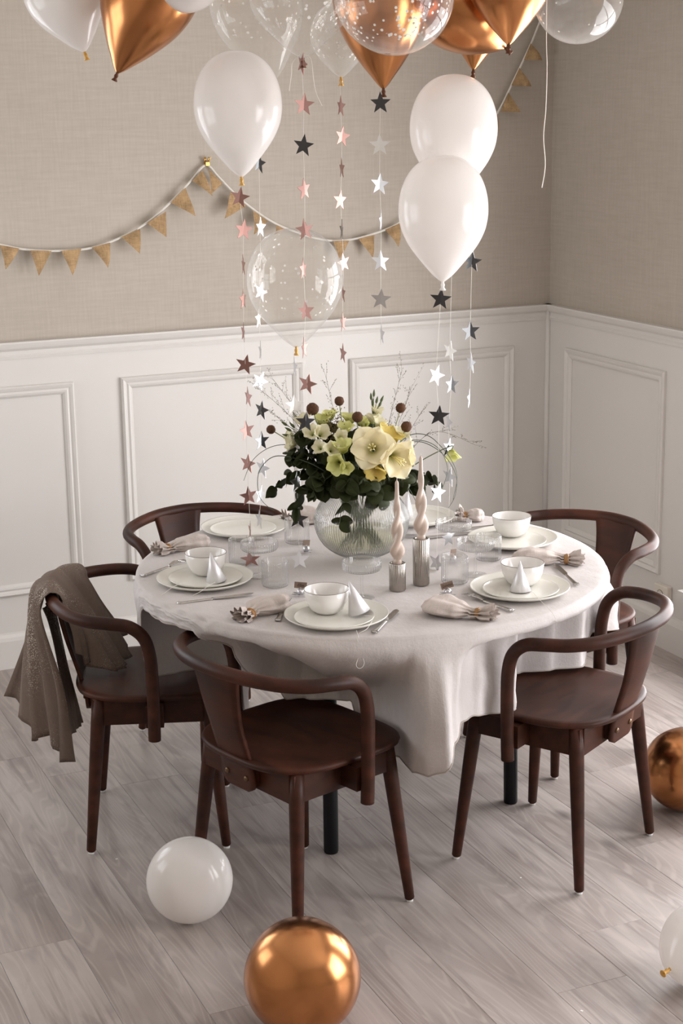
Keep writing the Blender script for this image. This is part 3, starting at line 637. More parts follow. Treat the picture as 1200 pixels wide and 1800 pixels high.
# ------------------------------------------------------------------ place cards on bell holders
def star_shape(w, th=.0006, fold=0, inner=.42):
    """five pointed star in the xz plane, w = full width, creased along its upright middle"""
    R = w / 2 / math.cos(math.radians(18)); V = []; pts = []
    for i in range(10):
        a = PI / 2 + i * PI / 5; r = R if i % 2 == 0 else R * inner; pts.append((r * math.cos(a), r * math.sin(a)))
    for s in (-1, 1):
        V.append((0, s * th, 0))
        for x, z in pts: V.append((x, s * th + abs(x) * fold, z))
    F = []
    for i in range(10):
        j = (i + 1) % 10; F += [(0, 1 + j, 1 + i)[::-1], (11, 12 + i, 12 + j)[::-1], (1 + i, 1 + j, 12 + j, 12 + i)]
    return V, F
def write(txt, size, name, parent, Mx):
    cu = bpy.data.curves.new(name, 'FONT'); cu.body = txt; cu.size = size; cu.align_x = 'CENTER'; cu.align_y = 'CENTER'; cu.extrude = .0001; cu.shear = .35; cu.space_character = .95
    tmp = bpy.data.objects.new(name, cu); dg = bpy.context.evaluated_depsgraph_get(); C.objects.link(tmp); bpy.context.view_layer.update(); dg = bpy.context.evaluated_depsgraph_get()
    me = bpy.data.meshes.new_from_object(tmp.evaluated_get(dg)); C.objects.unlink(tmp); bpy.data.objects.remove(tmp); bpy.data.curves.remove(cu)
    me.materials.clear(); me.materials.append(MT['ink']); o = bpy.data.objects.new(name, me); C.objects.link(o); o.parent = parent; o.matrix_local = Mx; return o
def card_set(where, hl, cl_, rz, tilt, txt):
    t = thing('place_card_holder', hl, 'card holder', where, rz, 'silver bell card holders')
    V, F = lathe([(0, 0), (.005, .0008), (.0092, .005), (.0098, .0095), (.0085, .014), (.004, .0178), (0, .018)], 24); obj('bell', V, F, 'silver', t)
    V, F = tube([(-.003, 0, .017), (0, 0, .0195), (.003, 0, .017)], .0012, 8); obj('slot_clip', V, F, 'silver', t)
    for k, an in enumerate((2.6, 3.5, 4.4, 5.6)):
        V, F = grid(lambda u, v: (.006 + .018 * v, (u - .5) * .010 * math.sin(PI * min(1, v * .95 + .05)), .0016 + .002 * v + .002 * abs(u - .5)), 5, 7); V, F = solid(V, F, .0005)
        obj('leaf', mats(V, Matrix.Rotation(an, 4, 'Z')), F, 'silver', t)
    c = thing('place_card', cl_, 'place card', (where[0], where[1], where[2] + .0180), rz, 'brown place cards')
    Mx = Matrix.Rotation(tilt, 4, 'Y') @ Matrix.Translation((0, 0, .0078))
    V, F = box(-.0165, .0165, -.0004, .0004, -.0075, .0095); obj('card', mats(V, Mx), F, 'card', c, False)
    if txt: write(txt, .0115, 'lettering', c, Mx @ Matrix.Translation((0, -.0006, .001)) @ Matrix.Rotation(PI/2, 4, 'X'))
RZ = -.414
card_set(zc_((1.5621, 3.8333, 0.745)), 'silver bell holder with leaves left of the front bowl', 'brown handwritten card in the bell left of the front bowl', RZ, .10, 'Elias')
card_set(zc_((1.9087, 3.6588, 0.745)), 'silver bell holder with leaves above the pouch napkin', 'light brown handwritten card above the pouch napkin', RZ, -.28, 'Lovisa')
card_set(zc_((1.7419, 4.2236, 0.745)), 'silver bell holder at the left foot of the vase', 'brown card seen edgewise at the left of the vase', RZ + .95, .20, '')
card_set(zc_((2.0717, 3.9403, 0.745)), 'silver bell holder behind the standing silver star', 'red-brown card seen edgewise behind the standing star', RZ + 1.0, .18, '')
# ------------------------------------------------------------------ candles in ribbed holders
def candle(px_base, hold_h, can_h, lab1, lab2, tw):
    h = thing('candle_holder', lab1, 'candle holder', px_base, 0, 'ribbed mercury candle holders')
    V, F = lathe([(.0, .0), (.0205, 0), (.0215, .002), (.0215, hold_h - .002), (.0205, hold_h), (.0165, hold_h), (.0155, hold_h - .002), (.0155, hold_h - .022), (0, hold_h - .022)], 132, lambda a, j: 1 + (.030 * math.sin(a * 26) if 1 < j < 5 else 0)); obj('ribbed_body', V, F, 'ribbed', h)
    c = thing('twisted_candle', lab2, 'candle', (px_base[0], px_base[1], px_base[2] + hold_h - .021), .3, 'blush twisted taper candles')
    n, m = 28, 90; V = []; F = []
    for j in range(m):
        v = j / (m - 1); z = can_h * v
        tp_ = max(0, (v - .10) / .90)
        r = .0118 if v < .12 else (.0095 + .0060 * math.sin(min(1, (v - .12) / .14) * PI / 2) - .0105 * min(1, max(0, (v - .2) / .7)))
        if v > .96: r *= max(.25, 1 - ((v - .96) / .04) ** 2 * .75)
        ell = .40 * min(1, max(0, (v - .10) / .08)) * (1 - min(1, max(0, (v - .62) / .22)))
        for i in range(n):
            a = 2 * PI * i / n; tw_ = tw * v; rr = r * (1 + ell * math.cos(2 * (a - tw_))) ; V.append((rr * math.cos(a), rr * math.sin(a), z))
    for j in range(m - 1):
        for i in range(n): a, b = j * n + i, j * n + (i + 1) % n; F.append((a, b, b + n, a + n))
    F += [tuple(range(n))[::-1], tuple(range((m - 1) * n, m * n))]
    obj('wax', V, F, 'wax', c); obj('wick', *tube([(0, 0, can_h - .001), (.0006, 0, can_h + .006)], .0007, 6), 'thread', c)
candle(zc_((1.811, 3.7603, 0.745)), .075, .245, 'short ribbed silver candle holder', 'shorter twisted blush candle in the short holder', 12)
candle(zc_((1.8908, 3.7795, 0.745)), .128, .245, 'tall ribbed silver candle holder', 'taller twisted blush candle in the tall holder', 11)
# ------------------------------------------------------------------ vase with bouquet
VC = Vector((1.8428, 4.0566, 0.745)); VC.z = zc
vz = thing('glass_vase', 'round ribbed glass vase on a short foot in the middle of the table', 'vase', VC)
prof = [(.094, .208), (.0962, .206), (.095, .200), (.104, .188), (.120, .165), (.1315, .137), (.133, .118), (.127, .088), (.109, .056), (.083, .034), (.064, .0245), (.053, .020)]
V, F = lathe(spline2(prof, 2), 640, lambda a, j: 1 + (.0085 * math.sin(a * 106) if 5 < j < 22 else 0)); obj('globe', V, F, 'vaseglass', vz)
V, F = lathe([(.0, .033), (.055, .034), (.080, .041), (.104, .059), (.1235, .089), (.1295, .118), (.128, .137), (.117, .164), (.101, .187), (.092, .199), (.094, .208)], 96); obj('inner_wall', V, F, 'glass', vz)
V, F = lathe([(.053, .021), (.052, .017), (.054, .008), (.0565, .002), (.0555, .0), (.052, .001), (.0505, .008), (.048, .017), (.050, .021)], 96, lambda a, j: 1 + .004 * math.sin(a * 40)); obj('foot', V, F, 'glass', vz)
wt = lathe([(0, .0355), (.055, .0365), (.079, .0435), (.1025, .061), (.119, .0865), (.0, .0875)], 64); obj('water', *wt, 'water', vz)
VT = VC + Vector((0, 0, .208))
def stem_pts(tip, k=1.0, bend=.3, seed=0):
    """from inside the vase, through the neck, out to the tip"""
    tip = Vector(tip); rn = random.Random(seed); d = (tip - VT); h = Vector((d.x, d.y, 0)); hl = h.length or 1
    neck = VT + h / hl * min(.068, hl * .6) + Vector((0, 0, -.01)); foot_ = VC + Vector((-h.x / hl * .05 + rn.uniform(-.02, .02), -h.y / hl * .05 + rn.uniform(-.02, .02), .045))
    mid = neck.lerp(tip, .5) + Vector((0, 0, bend * hl * .35))
    return [foot_, neck, mid, tip]
vd = 4.6264
DIRV = (Vector((0, 0, 2.0)) - VT).normalized()
def leaf_mesh(L, w, cup=.15, tipk=1.0):
    V = []; n = 9
    for i in range(n):
        v = i / (n - 1); ww = w * math.sin(PI * v ** tipk) ** .6 if 0 < v < 1 else 0.0004
        for u in (-1, 0, 1): V.append((L * v, u * ww, cup * L * (abs(u) * ww / L * 1.2 - (v * (1 - v)) * .0) - .12 * L * v * v))
    F = [(j * 3 + i, j * 3 + i + 1, j * 3 + i + 4, j * 3 + i + 3) for j in range(n - 1) for i in (0, 1)]
    return solid(V, F, .0005)
leaf_src = {}
def add_leaf(kind, parent, Mx):
    if kind not in leaf_src:
        L, w, mt, tk = dict(round=(.036, .0165, 'leaf', .9), big=(.047, .0205, 'leaf', .9), long=(.055, .0125, 'leaf', .85), pale=(.038, .0170, 'leaf2', .9))[kind]
        o = obj('leaf', *leaf_mesh(L, w, .25, tk), mt, parent); leaf_src[kind] = o.data
    else: o = bpy.data.objects.new('leaf', leaf_src[kind]); C.objects.link(o); o.parent = parent
    o.matrix_local = Mx; return o
def eucalyptus(lab, tip, kinds, n=12, bend=.5, seed=0, start=.25):
    rn = random.Random(seed); t = thing('eucalyptus_branch', lab, 'foliage', VT, 0, 'eucalyptus branches in the vase')
    P = catmull([p - VT for p in stem_pts(tip, 1, bend, seed)], 8); obj('stem', *tube(P, lambda u: .0022 - .0014 * u, 6), 'stem', t)
    m = len(P)
    for i in range(n):
        k = 8 + (m - 9) * (start * .6 + (1 - start * .6) * i / (n - 1)); i0 = min(int(k), m - 2); p = P[i0].lerp(P[i0 + 1], k - int(k)); d = (P[i0 + 1] - P[i0]).normalized()
        for s in (-1, 1):
            side = d.cross(Vector((rn.uniform(-.4, .4), rn.uniform(-.4, .4), 1))).normalized() * s
            ld = (side * 1.0 + d * rn.uniform(.1, .7) + Vector((0, 0, rn.uniform(-.7, .25)))).normalized()
            nz_ = (DIRV + Vector((rn.uniform(-.9, .9), rn.uniform(-.9, .9), rn.uniform(-.5, .9)))).normalized()
            y = nz_.cross(ld); y = y.normalized(); z = ld.cross(y); sc = rn.uniform(.75, 1.2)
            Mx = Matrix((ld, y, z)).transposed().to_4x4() @ Matrix.Scale(sc, 4); Mx.translation = p; add_leaf(kinds[rn.randrange(len(kinds))], t, Mx)
            if i == n - 1: break
    return t
E_ = [
    ('eucalyptus branch of long leaves reaching farthest left over the table', (1.6338, 4.1961, 0.9468), ['long', 'round'], 11, .7),
    ('eucalyptus branch with long leaves hanging left of the vase', (1.6782, 4.142, 0.9023), ['long'], 8, .8),
    ('eucalyptus branch drooping over the left face of the vase', (1.7346, 3.9657, 0.8833), ['big'], 7, 1.3),
    ('eucalyptus branch drooping over the right lip of the vase', (1.8484, 3.9435, 0.9442), ['big', 'pale'], 6, .9),
    ('eucalyptus branch leaning right behind the short candle', (2.0183, 4.0254, 0.9406), ['pale', 'round'], 10, .55),
    ('eucalyptus branch reaching right past the tall candle', (2.0763, 4.047, 0.9481), ['round', 'pale'], 11, .5),
    ('dark eucalyptus branch in the front left of the bouquet', (1.6972, 4.0471, 0.9983), ['big', 'round'], 13, .6),
    ('dark eucalyptus branch in the front middle of the bouquet', (1.7635, 3.973, 0.9983), ['big', 'round'], 12, .9),
    ('dark eucalyptus branch rising at the upper left of the bouquet', (1.7021, 4.1425, 1.1085), ['round', 'big'], 13, .25),
    ('dark eucalyptus branch rising left of the open bloom', (1.8123, 4.0708, 1.1059), ['round', 'big'], 12, .2),
    ('dark eucalyptus branch under the yellow half open bloom', (1.8201, 3.9479, 0.9974), ['big', 'pale'], 11, .7),
    ('dark eucalyptus branch in the lower right of the bouquet', (1.925, 3.9653, 0.9826), ['big', 'pale'], 11, .6),
    ('dark eucalyptus branch low at the left rim of the vase', (1.6903, 4.0611, 0.9559), ['big', 'round'], 11, .6),
    ('dark eucalyptus branch in the centre of the bouquet', (1.7577, 4.0582, 1.0541), ['big', 'round'], 13, .2),
    ('dark eucalyptus branch at the back of the bouquet', (1.9158, 4.1894, 1.1297), ['round'], 12, .1),
    ('dark eucalyptus branch standing upright behind the brown seed heads', (1.7941, 4.1746, 1.1269), ['round'], 12, .1),
    ('dark eucalyptus branch filling the middle left of the bouquet', (1.6628, 4.1246, 1.0623), ['big', 'round'], 15, .4), ('dark eucalyptus branch filling the middle behind the lime flowers', (1.7991, 4.089, 1.0684), ['big', 'round'], 14, .1), ('dark eucalyptus branch filling the right behind the cream blooms', (1.9592, 4.0566, 1.0423), ['round', 'pale'], 12, .3)]
for i, (lab, tip, kinds, n, bend) in enumerate(E_): eucalyptus(lab, tip, kinds, n, bend, i + 20)
# brown ball flowers
bf = None
for lab, tip, r in (('brown ball seed head at the far left on a bent stem', (1.647, 4.2356, 1.1136), 8), ('largest brown ball seed head below the rose star', (1.7339, 4.1368, 1.1806), 11), ('brown ball seed head standing highest left of centre', (1.8241, 4.1566, 1.1922), 8.5),
                    ('brown ball seed head in the middle above the cream bloom', (1.8456, 4.0814, 1.1573), 9.5), ('brown ball seed head highest at the right on a pale stem', (1.9798, 4.0825, 1.171), 9), ('brown ball seed head at the right beside the grass loops', (1.9669, 4.0205, 1.1292), 9.5)):
    tip = Vector(tip); t = thing('ball_flower', lab, 'flower', VT, 0, 'brown ball seed heads')
    P = catmull([p - VT for p in stem_pts(tip, 1, .25)], 6); obj('stem', *tube(P, .0015, 6), 'lightstem', t)
    rr = r * 4.58 / 2877; V, F = lathe([(max(.00005, rr * math.sin(PI * k / 14)), -rr * math.cos(PI * k / 14)) for k in range(15)], 24)
    V = [Vector(v) * (1 + .10 * noise.noise(Vector(v) * 420 + tip * 9)) for v in V]; obj('seed_head', [v + (tip - VT) for v in V], F, 'ballflower', t)
# petals
def petal(L, w, flare=.6, cup=.3, ruff=.03, seed=0, nu=9, nv=12):
    """one petal: leaves the throat along the axis, bends outwards with flare, ruffled edge and pointed tip"""
    V = []; UV = []; rad = .06 * L; h = 0; a0, a1 = math.radians(14 + 12 * flare), math.radians(20 + 92 * flare)
    for j in range(nv):
        v = j / (nv - 1); al = a0 + (a1 - a0) * v ** 1.15
        if j: rad += L * math.sin(al) / (nv - 1); h += L * math.cos(al) / (nv - 1)
        ww = w * (math.sin(PI * (.07 + .86 * v ** .85)) ** .75) * (1 - .55 * max(0, (v - .8) / .2) ** 2)
        for i in range(nu):
            u = i / (nu - 1) * 2 - 1; lift = cup * ww * u * u * (1 - .6 * v) + ruff * L * math.sin(4.5 * u + 4 * v + seed * 1.7) * v * abs(u) - .05 * L * (1 - abs(u)) * v * .5
            V.append((rad - lift * math.cos(al), u * ww, h + lift * math.sin(al))); UV.append((v, (u + 1) / 2))
    F = [(j * nu + i, j * nu + i + 1, (j + 1) * nu + i + 1, (j + 1) * nu + i) for j in range(nv - 1) for i in range(nu - 1)]
    return V, F, UV
def bloom(name, lab, centre, face, L, w, n, flare, mat, group, stamens=0, bend=.2, seed=0, cat='flower', stem='stem'):
    """n petals around the axis 'face', stem down into the vase"""
    centre = Vector(centre); f = Vector(face).normalized(); t = thing(name, lab, cat, VT, 0, group)
    base = centre - f * L * .45
    P = catmull([p - VT for p in stem_pts(base, 1, bend, seed)[:3]] + [base - VT - f * .012, base - VT + f * .004], 6); obj('stem', *tube(P, .0030 if L > .04 else .0016, 8), stem, t)
    for k in range(n):
        V, F, UV = petal(L * (1 if k % 2 else .95), w * (1 if k % 2 else .82), flare * (1 if k % 2 else .86), .35, .07, seed + k)
        Mx = aim(base - VT, f) @ Matrix.Rotation(k * 2 * PI / n + seed, 4, 'Z'); obj('petal', mats(V, Mx), F, mat, t, True, UV)
    for k in range(stamens):
        an = k * 2 * PI / max(1, stamens); Mx = aim(base - VT, f)
        V, F = tube([(0, 0, L * .1), (.004 * math.cos(an), .004 * math.sin(an), L * .45), (.009 * math.cos(an), .009 * math.sin(an) - .004, L * .85)], lambda u: .0012 + (.0012 if u > .8 else 0), 6); obj('stamen', mats(V, Mx), F, 'stamen', t)
    return t
def cdir(r, u, tow): return R_ * r + U_ * u - W_ * tow
bloom('amaryllis', 'large open cream amaryllis facing the viewer', (1.8284, 3.9486, 1.0962), cdir(-.10, .16, 1), .078, .041, 6, .74, 'amaryllis', 'cream amaryllis blooms', 6, .2, 1)
bloom('amaryllis', 'cream amaryllis turned to the right of the open one', (1.8943, 3.933, 1.0625), cdir(.55, -.30, .85), .076, .039, 6, .62, 'amaryllis', 'cream amaryllis blooms', 5, .2, 2)
bloom('amaryllis', 'yellow amaryllis half hidden above the open bloom', (1.9123, 4.0165, 1.1092), cdir(.35, .65, .35), .060, .028, 6, .50, 'yellow', 'yellow amaryllis blooms', 0, .2, 3)
bloom('amaryllis', 'yellow half open amaryllis drooping below the large bloom', (1.834, 3.9401, 1.0325), cdir(-.1, -.75, .6), .048, .023, 6, .45, 'yellow', 'yellow amaryllis blooms', 0, .4, 4)
bloom('amaryllis', 'pale amaryllis seen from the side at the far right', (1.9402, 3.9596, 1.0689), cdir(.95, .05, .2), .058, .026, 6, .5, 'amaryllis', 'cream amaryllis blooms', 0, .3, 5)
LS = [('cream lisianthus at the upper left beside the black star', 533, 738, 4.55, -.3, .7, .5, .032, 'cream'), ('cream lisianthus facing right in the upper left', 565, 762, 4.50, .3, .4, .8, .034, 'cream'), ('lime lisianthus high behind the largest seed head', 566, 738, 4.60, 0, .8, .4, .034, 'limepetal'),
      ('pink-white lisianthus low left of the blooms', 583, 790, 4.46, .2, .3, .8, .030, 'cream'), ('lime lisianthus left of the open amaryllis', 601, 785, 4.46, -.1, .9, .5, .038, 'limepetal'), ('lime lisianthus hanging below the upright lime one', 592, 815, 4.44, -.3, -.2, .9, .040, 'limepetal'),
      ('lime lisianthus behind the middle seed head', 615, 735, 4.62, .1, .9, .3, .034, 'limepetal'), ('cream lisianthus bud cluster upright at the top', 655, 735, 4.58, 0, 1, .3, .030, 'cream'), ('cream lisianthus high above the yellow bloom', 663, 722, 4.60, .2, .9, .3, .028, 'cream'),
      ('pale green lisianthus at the right below the seed head', 706, 762, 4.56, .4, .6, .5, .032, 'cream'), ('white lisianthus at the far left under the seed head', 511, 780, 4.56, -.8, .1, .4, .030, 'cream'), ('cream lisianthus near the left edge under the buds', 508, 766, 4.58, -.6, .5, .3, .024, 'cream'),
      ('lime lisianthus high at the left of centre', 580, 728, 4.62, -.1, .9, .3, .030, 'limepetal'), ('pale flower alone among the right grass loops', 794, 800, 4.66, .1, -.8, .4, .032, 'limepetal'), ('yellow-green lisianthus behind the cream bud cluster', 640, 742, 4.62, -.2, .9, .3, .030, 'limepetal'),
      ('cream lisianthus just under the black star', 548, 760, 4.50, -.2, .5, .8, .032, 'cream'), ('lime lisianthus between the brown filler and the middle seed head', 607, 752, 4.54, .1, .8, .6, .032, 'limepetal'), ('cream lisianthus tucked right of the brown filler', 598, 768, 4.50, .2, .4, .9, .028, 'cream'),
      ('small cream lisianthus in the dark leaves left of the pink-white one', 561, 787, 4.48, -.3, .3, .9, .026, 'cream'), ('lime lisianthus low beside the hanging lime one', 607, 822, 4.44, .3, -.3, .9, .028, 'limepetal'), ('white lisianthus between the open bloom and the bud cluster', 668, 745, 4.56, .2, .9, .5, .030, 'cream')]
for i, (lab, x_, y_, dd, r, u, tw, L, mt) in enumerate(LS):
    pass
LP = [[(1.7074, 4.1406, 1.1518), (1.7302, 4.0668, 1.124), (1.7744, 4.1647, 1.1417), (1.7355, 4.01, 1.0892), (1.7619, 4.0003, 1.0963), (1.7362, 3.9781, 1.0557), (1.8546, 4.152, 1.1415), (1.8967, 4.0902, 1.148), (1.919, 4.1073, 1.1642), (1.9576, 4.0304, 1.109), (1.6719, 4.1496, 1.0859), (1.6773, 4.1745, 1.1036), (1.8044, 4.1772, 1.1532), (2.1239, 4.0477, 1.0276), (1.89, 4.1333, 1.13), (1.7063, 4.0782, 1.1274), (1.8079, 4.0794, 1.1305), (1.7764, 4.0438, 1.1141), (1.7125, 4.0429, 1.0902), (1.7561, 3.9664, 1.0448), (1.9055, 4.0606, 1.136)]][0]
for i, (lab, x_, y_, dd, r, u, tw, L, mt) in enumerate(LS):
    bloom('lisianthus', lab, LP[i], cdir(r, u, tw), L * 1.2, L * .56, 5, .42 if i % 3 else .55, mt, 'cream and lime lisianthus', 0, .2, 30 + i)
# narrow green buds
for lab, pts in (('spray of narrow green buds at the left of the bouquet', [(1.6658, 4.1777, 1.1381), (1.6742, 4.1698, 1.1225), (1.6666, 4.1689, 1.1072), (1.6956, 4.1699, 1.1577), (1.706, 4.1624, 1.1467), (1.6856, 4.1677, 1.1331)]), ('upright spray of narrow green buds at the top', [(1.9072, 4.1227, 1.2017), (1.9156, 4.1215, 1.2109), (1.9207, 4.1142, 1.1922), (1.9284, 4.1082, 1.1827), (1.9098, 4.1173, 1.1861), (1.9342, 4.109, 1.1951)])):
    t = thing('bud_spray', lab, 'flower', VT, 0, 'sprays of green buds'); root = Vector(pts[0]) - VT
    hub = sum((Vector(p) for p in pts), Vector()) / len(pts) - VT; hub = hub * .78
    P = catmull([p - VT for p in stem_pts(hub + VT, 1, .15)], 6); obj('stem', *tube(P, .0015, 6), 'stem', t)
    for p in pts:
        p = Vector(p) - VT; d = (p - hub).normalized()
        obj('stem', *tube([hub, hub.lerp(p, .5) + Vector((0, 0, .004)), p - d * .008], .0008, 5), 'stem', t)
        V, F = lathe([(.0004, 0), (.0035, .005), (.0040, .010), (.0022, .018), (.0003, .023)], 10); obj('bud', mats(V, aim(p - d * .010, d)), F, 'stem', t)
# brown filler sprig
t = thing('filler_sprig', 'feathery brown filler sprig left of the middle seed head', 'foliage', VT); tip = Vector((1.7848, 4.1013, 1.1321)) - VT
obj('stem', *tube(catmull([p - VT for p in stem_pts(tip + VT, 1, .15)], 6), .0012, 6), 'stem', t)
m = MB(); rn = random.Random(5)
for k in range(260):
    p = tip + Vector((rn.gauss(0, .014), rn.gauss(0, .014), rn.gauss(-.012, .026))); V, F = lathe([(.0002, 0), (.0016, .002), (.0002, .006)], 5); m.add((V, F), aim(p, (rn.uniform(-1, 1), rn.uniform(-1, 1), .8)))
o = m.build('florets', 'filler', t); o['kind'] = 'stuff'
# airy grass sprays
GR = [('airy seed grass spray reaching far left behind the silver star', (1.652, 4.3751, 1.221), 17, .30), ('airy seed grass spray at the left rising beside the rose star', (1.695, 4.3395, 1.2425), 15, .2), ('airy seed grass spray rising left of the vase centre', (1.8361, 4.2787, 1.2466), 15, .1), ('airy seed grass spray low at the left', (1.6612, 4.2864, 1.1579), 14, .3),
      ('airy seed grass spray rising highest right of centre', (2.0376, 4.1927, 1.256), 17, .05), ('airy seed grass spray leaning right above the seed heads', (2.0382, 4.1354, 1.2116), 16, .1), ('airy seed grass spray arching far right past the star string', (2.2161, 4.0789, 1.0427), 15, .75), ('airy seed grass spray short at the right', (2.0345, 4.0561, 1.1624), 12, .3)]
for i, (lab, tip, n, bend) in enumerate(GR):
    rn = random.Random(60 + i); t = thing('grass_spray', lab, 'grass', VT, 0, 'airy grass sprays'); P = catmull([p - VT for p in stem_pts(tip, 1, bend)], 8); obj('stem', *tube(P, lambda u: .0009 - .0005 * u, 5), 'grass', t)
    m = MB(); mp = len(P)
    for k in range(n):
        i0 = int(mp * (.55 + .44 * k / n)); p = P[min(i0, mp - 1)]; d = (P[min(i0 + 1, mp - 1)] - P[max(i0 - 1, 0)]).normalized()
        e = p + (d * rn.uniform(.4, 1) + Vector((rn.uniform(-.6, .6), rn.uniform(-.6, .6), rn.uniform(-.2, .7)))) * rn.uniform(.02, .05)
        m.add(tube([p, p.lerp(e, .5) + Vector((0, 0, .002)), e], .00028, 4))
        for g in range(5):
            qq = p.lerp(e, .35 + .65 * g / 4) + Vector((rn.gauss(0, .0022), rn.gauss(0, .0022), rn.gauss(0, .0022))); V, F = lathe([(.0001, 0), (.00085, .0018), (.0001, .0048)], 5); m.add((V, F), aim(qq, e - p + Vector((rn.gauss(0, .01), rn.gauss(0, .01), 0))))
    o = m.build('seed_heads', 'grass', t); o['kind'] = 'stuff'
# looping bear grass
LG = [('bear grass blade looping wide at the upper left', [(1.7946, 4.083, 0.9562), (1.7615, 4.1228, 1.0496), (1.6918, 4.1609, 1.077), (1.6303, 4.1874, 1.0749), (1.5782, 4.2008, 1.0402), (1.547, 4.1991, 0.9834)]), ('bear grass blade in a round loop at the left', [(1.7711, 4.0295, 0.9698), (1.7269, 4.0636, 1.024), (1.6656, 4.0987, 1.054), (1.6087, 4.1252, 1.0595), (1.5681, 4.132, 1.019), (1.5611, 4.1185, 0.958), (1.5792, 4.1022, 0.9271), (1.5952, 4.0922, 0.9162)]),
      ('bear grass blade looping widest at the right', [(1.8901, 4.0619, 0.9502), (1.9446, 4.063, 1.0426), (1.9847, 4.0537, 1.073), (2.0289, 4.0349, 1.0754), (2.0761, 4.0047, 1.0404), (2.1006, 3.979, 0.9856), (2.0929, 3.9677, 0.9314), (2.0713, 3.9675, 0.896)]), ('bear grass blade arching at the upper right', [(1.8819, 4.0442, 0.9548), (1.937, 4.0471, 1.0545), (1.9829, 4.0389, 1.0986), (2.0296, 4.0186, 1.0994), (2.0625, 3.9956, 1.0679), (2.0868, 3.9735, 1.0257), (2.0935, 3.9587, 0.9823), (2.0766, 3.9503, 0.9237)]),
      ('bear grass blade in a tight loop at the right', [(1.8696, 4.0177, 0.9616), (1.909, 4.0253, 1.0532), (1.9564, 4.0139, 1.0878), (2.0074, 3.9921, 1.0901), (2.0438, 3.9697, 1.0664), (2.0587, 3.9505, 1.02), (2.0486, 3.9446, 0.9818), (2.0354, 3.9433, 0.9558)]), ('bear grass blade dropping to the table between the candles', [(1.8682, 4.015, 0.9493), (1.9147, 4.0019, 0.9762), (1.9461, 3.9871, 0.9727), (1.9629, 3.9713, 0.9416), (1.9742, 3.9554, 0.9015)])]
for lab, P in LG:
    P = [VC + Vector((0, 0, .06)), VT + (Vector(P[0]) - VT) * .5 + Vector((0, 0, -.01))] + [Vector(p) for p in P[1:]]
    o = obj('bear_grass_blade', *tube(catmull([p - VT for p in P], 8), lambda u: .0017 * (1 - u * .6), 6), 'reed'); o.location = VT; tag(o, lab, 'grass', 'looping bear grass')
# ------------------------------------------------------------------ balloons
BP = [(0.045, .02), (.075, .05), (.13, .11), (.24, .25), (.42, .48), (.60, .74), (.76, 1.0), (.88, 1.26), (.965, 1.55), (1.0, 1.85), (.965, 2.13), (.86, 2.40), (.70, 2.60), (.50, 2.74), (.26, 2.825), (.001, 2.85)]
BN = [(.045, .02), (.10, .06), (.22, .16), (.34, .29), (.51, .49), (.67, .69), (.81, .90), (.93, 1.16), (.985, 1.4), (1, 1.62), (.975, 1.9), (.9, 2.17), (.77, 2.42), (.57, 2.63), (.3, 2.77), (.001, 2.81)]
BR = [(0.06, .02), (.12, .06), (.24, .14), (.45, .33), (.65, .55), (.82, .82), (.94, 1.12), (1.0, 1.45), (.965, 1.75), (.86, 2.03), (.70, 2.25), (.50, 2.40), (.26, 2.49), (.001, 2.52)]
def balloon(lab, centre, r, mat, knot, tail=(0, 0, -1), group=None, confetti=0, round_=False, seed=0, stretch=1.0, knot_mat_label=None):
    """centre = middle of the round part; tail = where the knot points"""
    pr = BR if round_ else BP if mat == 'copper' else BN; cz = 1.45 if round_ else 1.85 if mat == 'copper' else 1.62
    t = thing('balloon', lab, 'balloon', centre, 0, group); Mx = aim((0, 0, 0), -Vector(tail))
    V, F = lathe([(rr * r, (z - cz) * r * stretch) for rr, z in spline2(pr)], 56); obj('skin', mats(V, Mx), F, mat, t)
    z0 = -cz * r * stretch; k = lathe([(.0042, z0 + .004), (.0036, z0 - .002), (.0058, z0 - .006), (.0050, z0 - .010), (.0040, z0 - .013), (.0088, z0 - .020), (.0078, z0 - .021), (.001, z0 - .017)], 14)
    obj('knot', mats(k[0], Mx), k[1], knot, t)
    if confetti:
        rn = random.Random(seed); m = MB()
        for i in range(confetti):
            v = Vector((rn.gauss(0, 1), rn.gauss(0, 1), rn.gauss(-.35, .9))).normalized(); rad = r * .992
            p = v * rad
            if p.z < -.72 * r: continue
            fm = aim(p, v); d = rn.uniform(.0026, .0046); m.add(lathe([(.0001, .0003), (d, 0)], 7), fm)
        o = m.build('paper_specks', 'speck', t, False); o['kind'] = 'stuff'
    return t
BW_ = 'floating white balloons'; CP = 'copper balloons at the ceiling'; CL = 'clear balloons at the ceiling'
balloon('white balloon floating alone at the left, its tail near the bunting clip', (1.5799, 4.2453, 2.0046), 0.1183, 'whiteball', 'goldknot', (.02, 0, -1), BW_)
balloon('white balloon at the right, upper and rear one of the pair', (2.1093, 4.0127, 1.9351), 0.1183, 'whiteball', 'goldknot', (0, 0, -1), BW_)
balloon('white balloon at the right, lower and front one of the pair', (1.9946, 3.8511, 1.7318), 0.1171, 'whiteball', 'whiteball', (0, .02, -1), BW_)
balloon('clear balloon with confetti floating lowest behind the rose stars', (1.7396, 4.2599, 1.5284), 0.1351, 'clearball', 'goldknot', (0, 0, -1), None, 90, False, 3, .88)
balloon('pearly white balloon in the upper left corner of the picture', (1.1743, 4.4658, 2.3166), 0.1095, 'whiteball', 'goldknot', (.28, -.1, -1), BW_)
balloon('copper balloon second from the left at the top', (1.3618, 4.2775, 2.3037), 0.1279, 'copper', 'copper_knot', (-.42, .2, -1), CP)
balloon('pale balloon whose bottom just shows between copper and clear ones', (1.4208, 4.1986, 2.341), 0.1044, 'whiteball', 'goldknot', (.1, -.8, -.2), BW_)
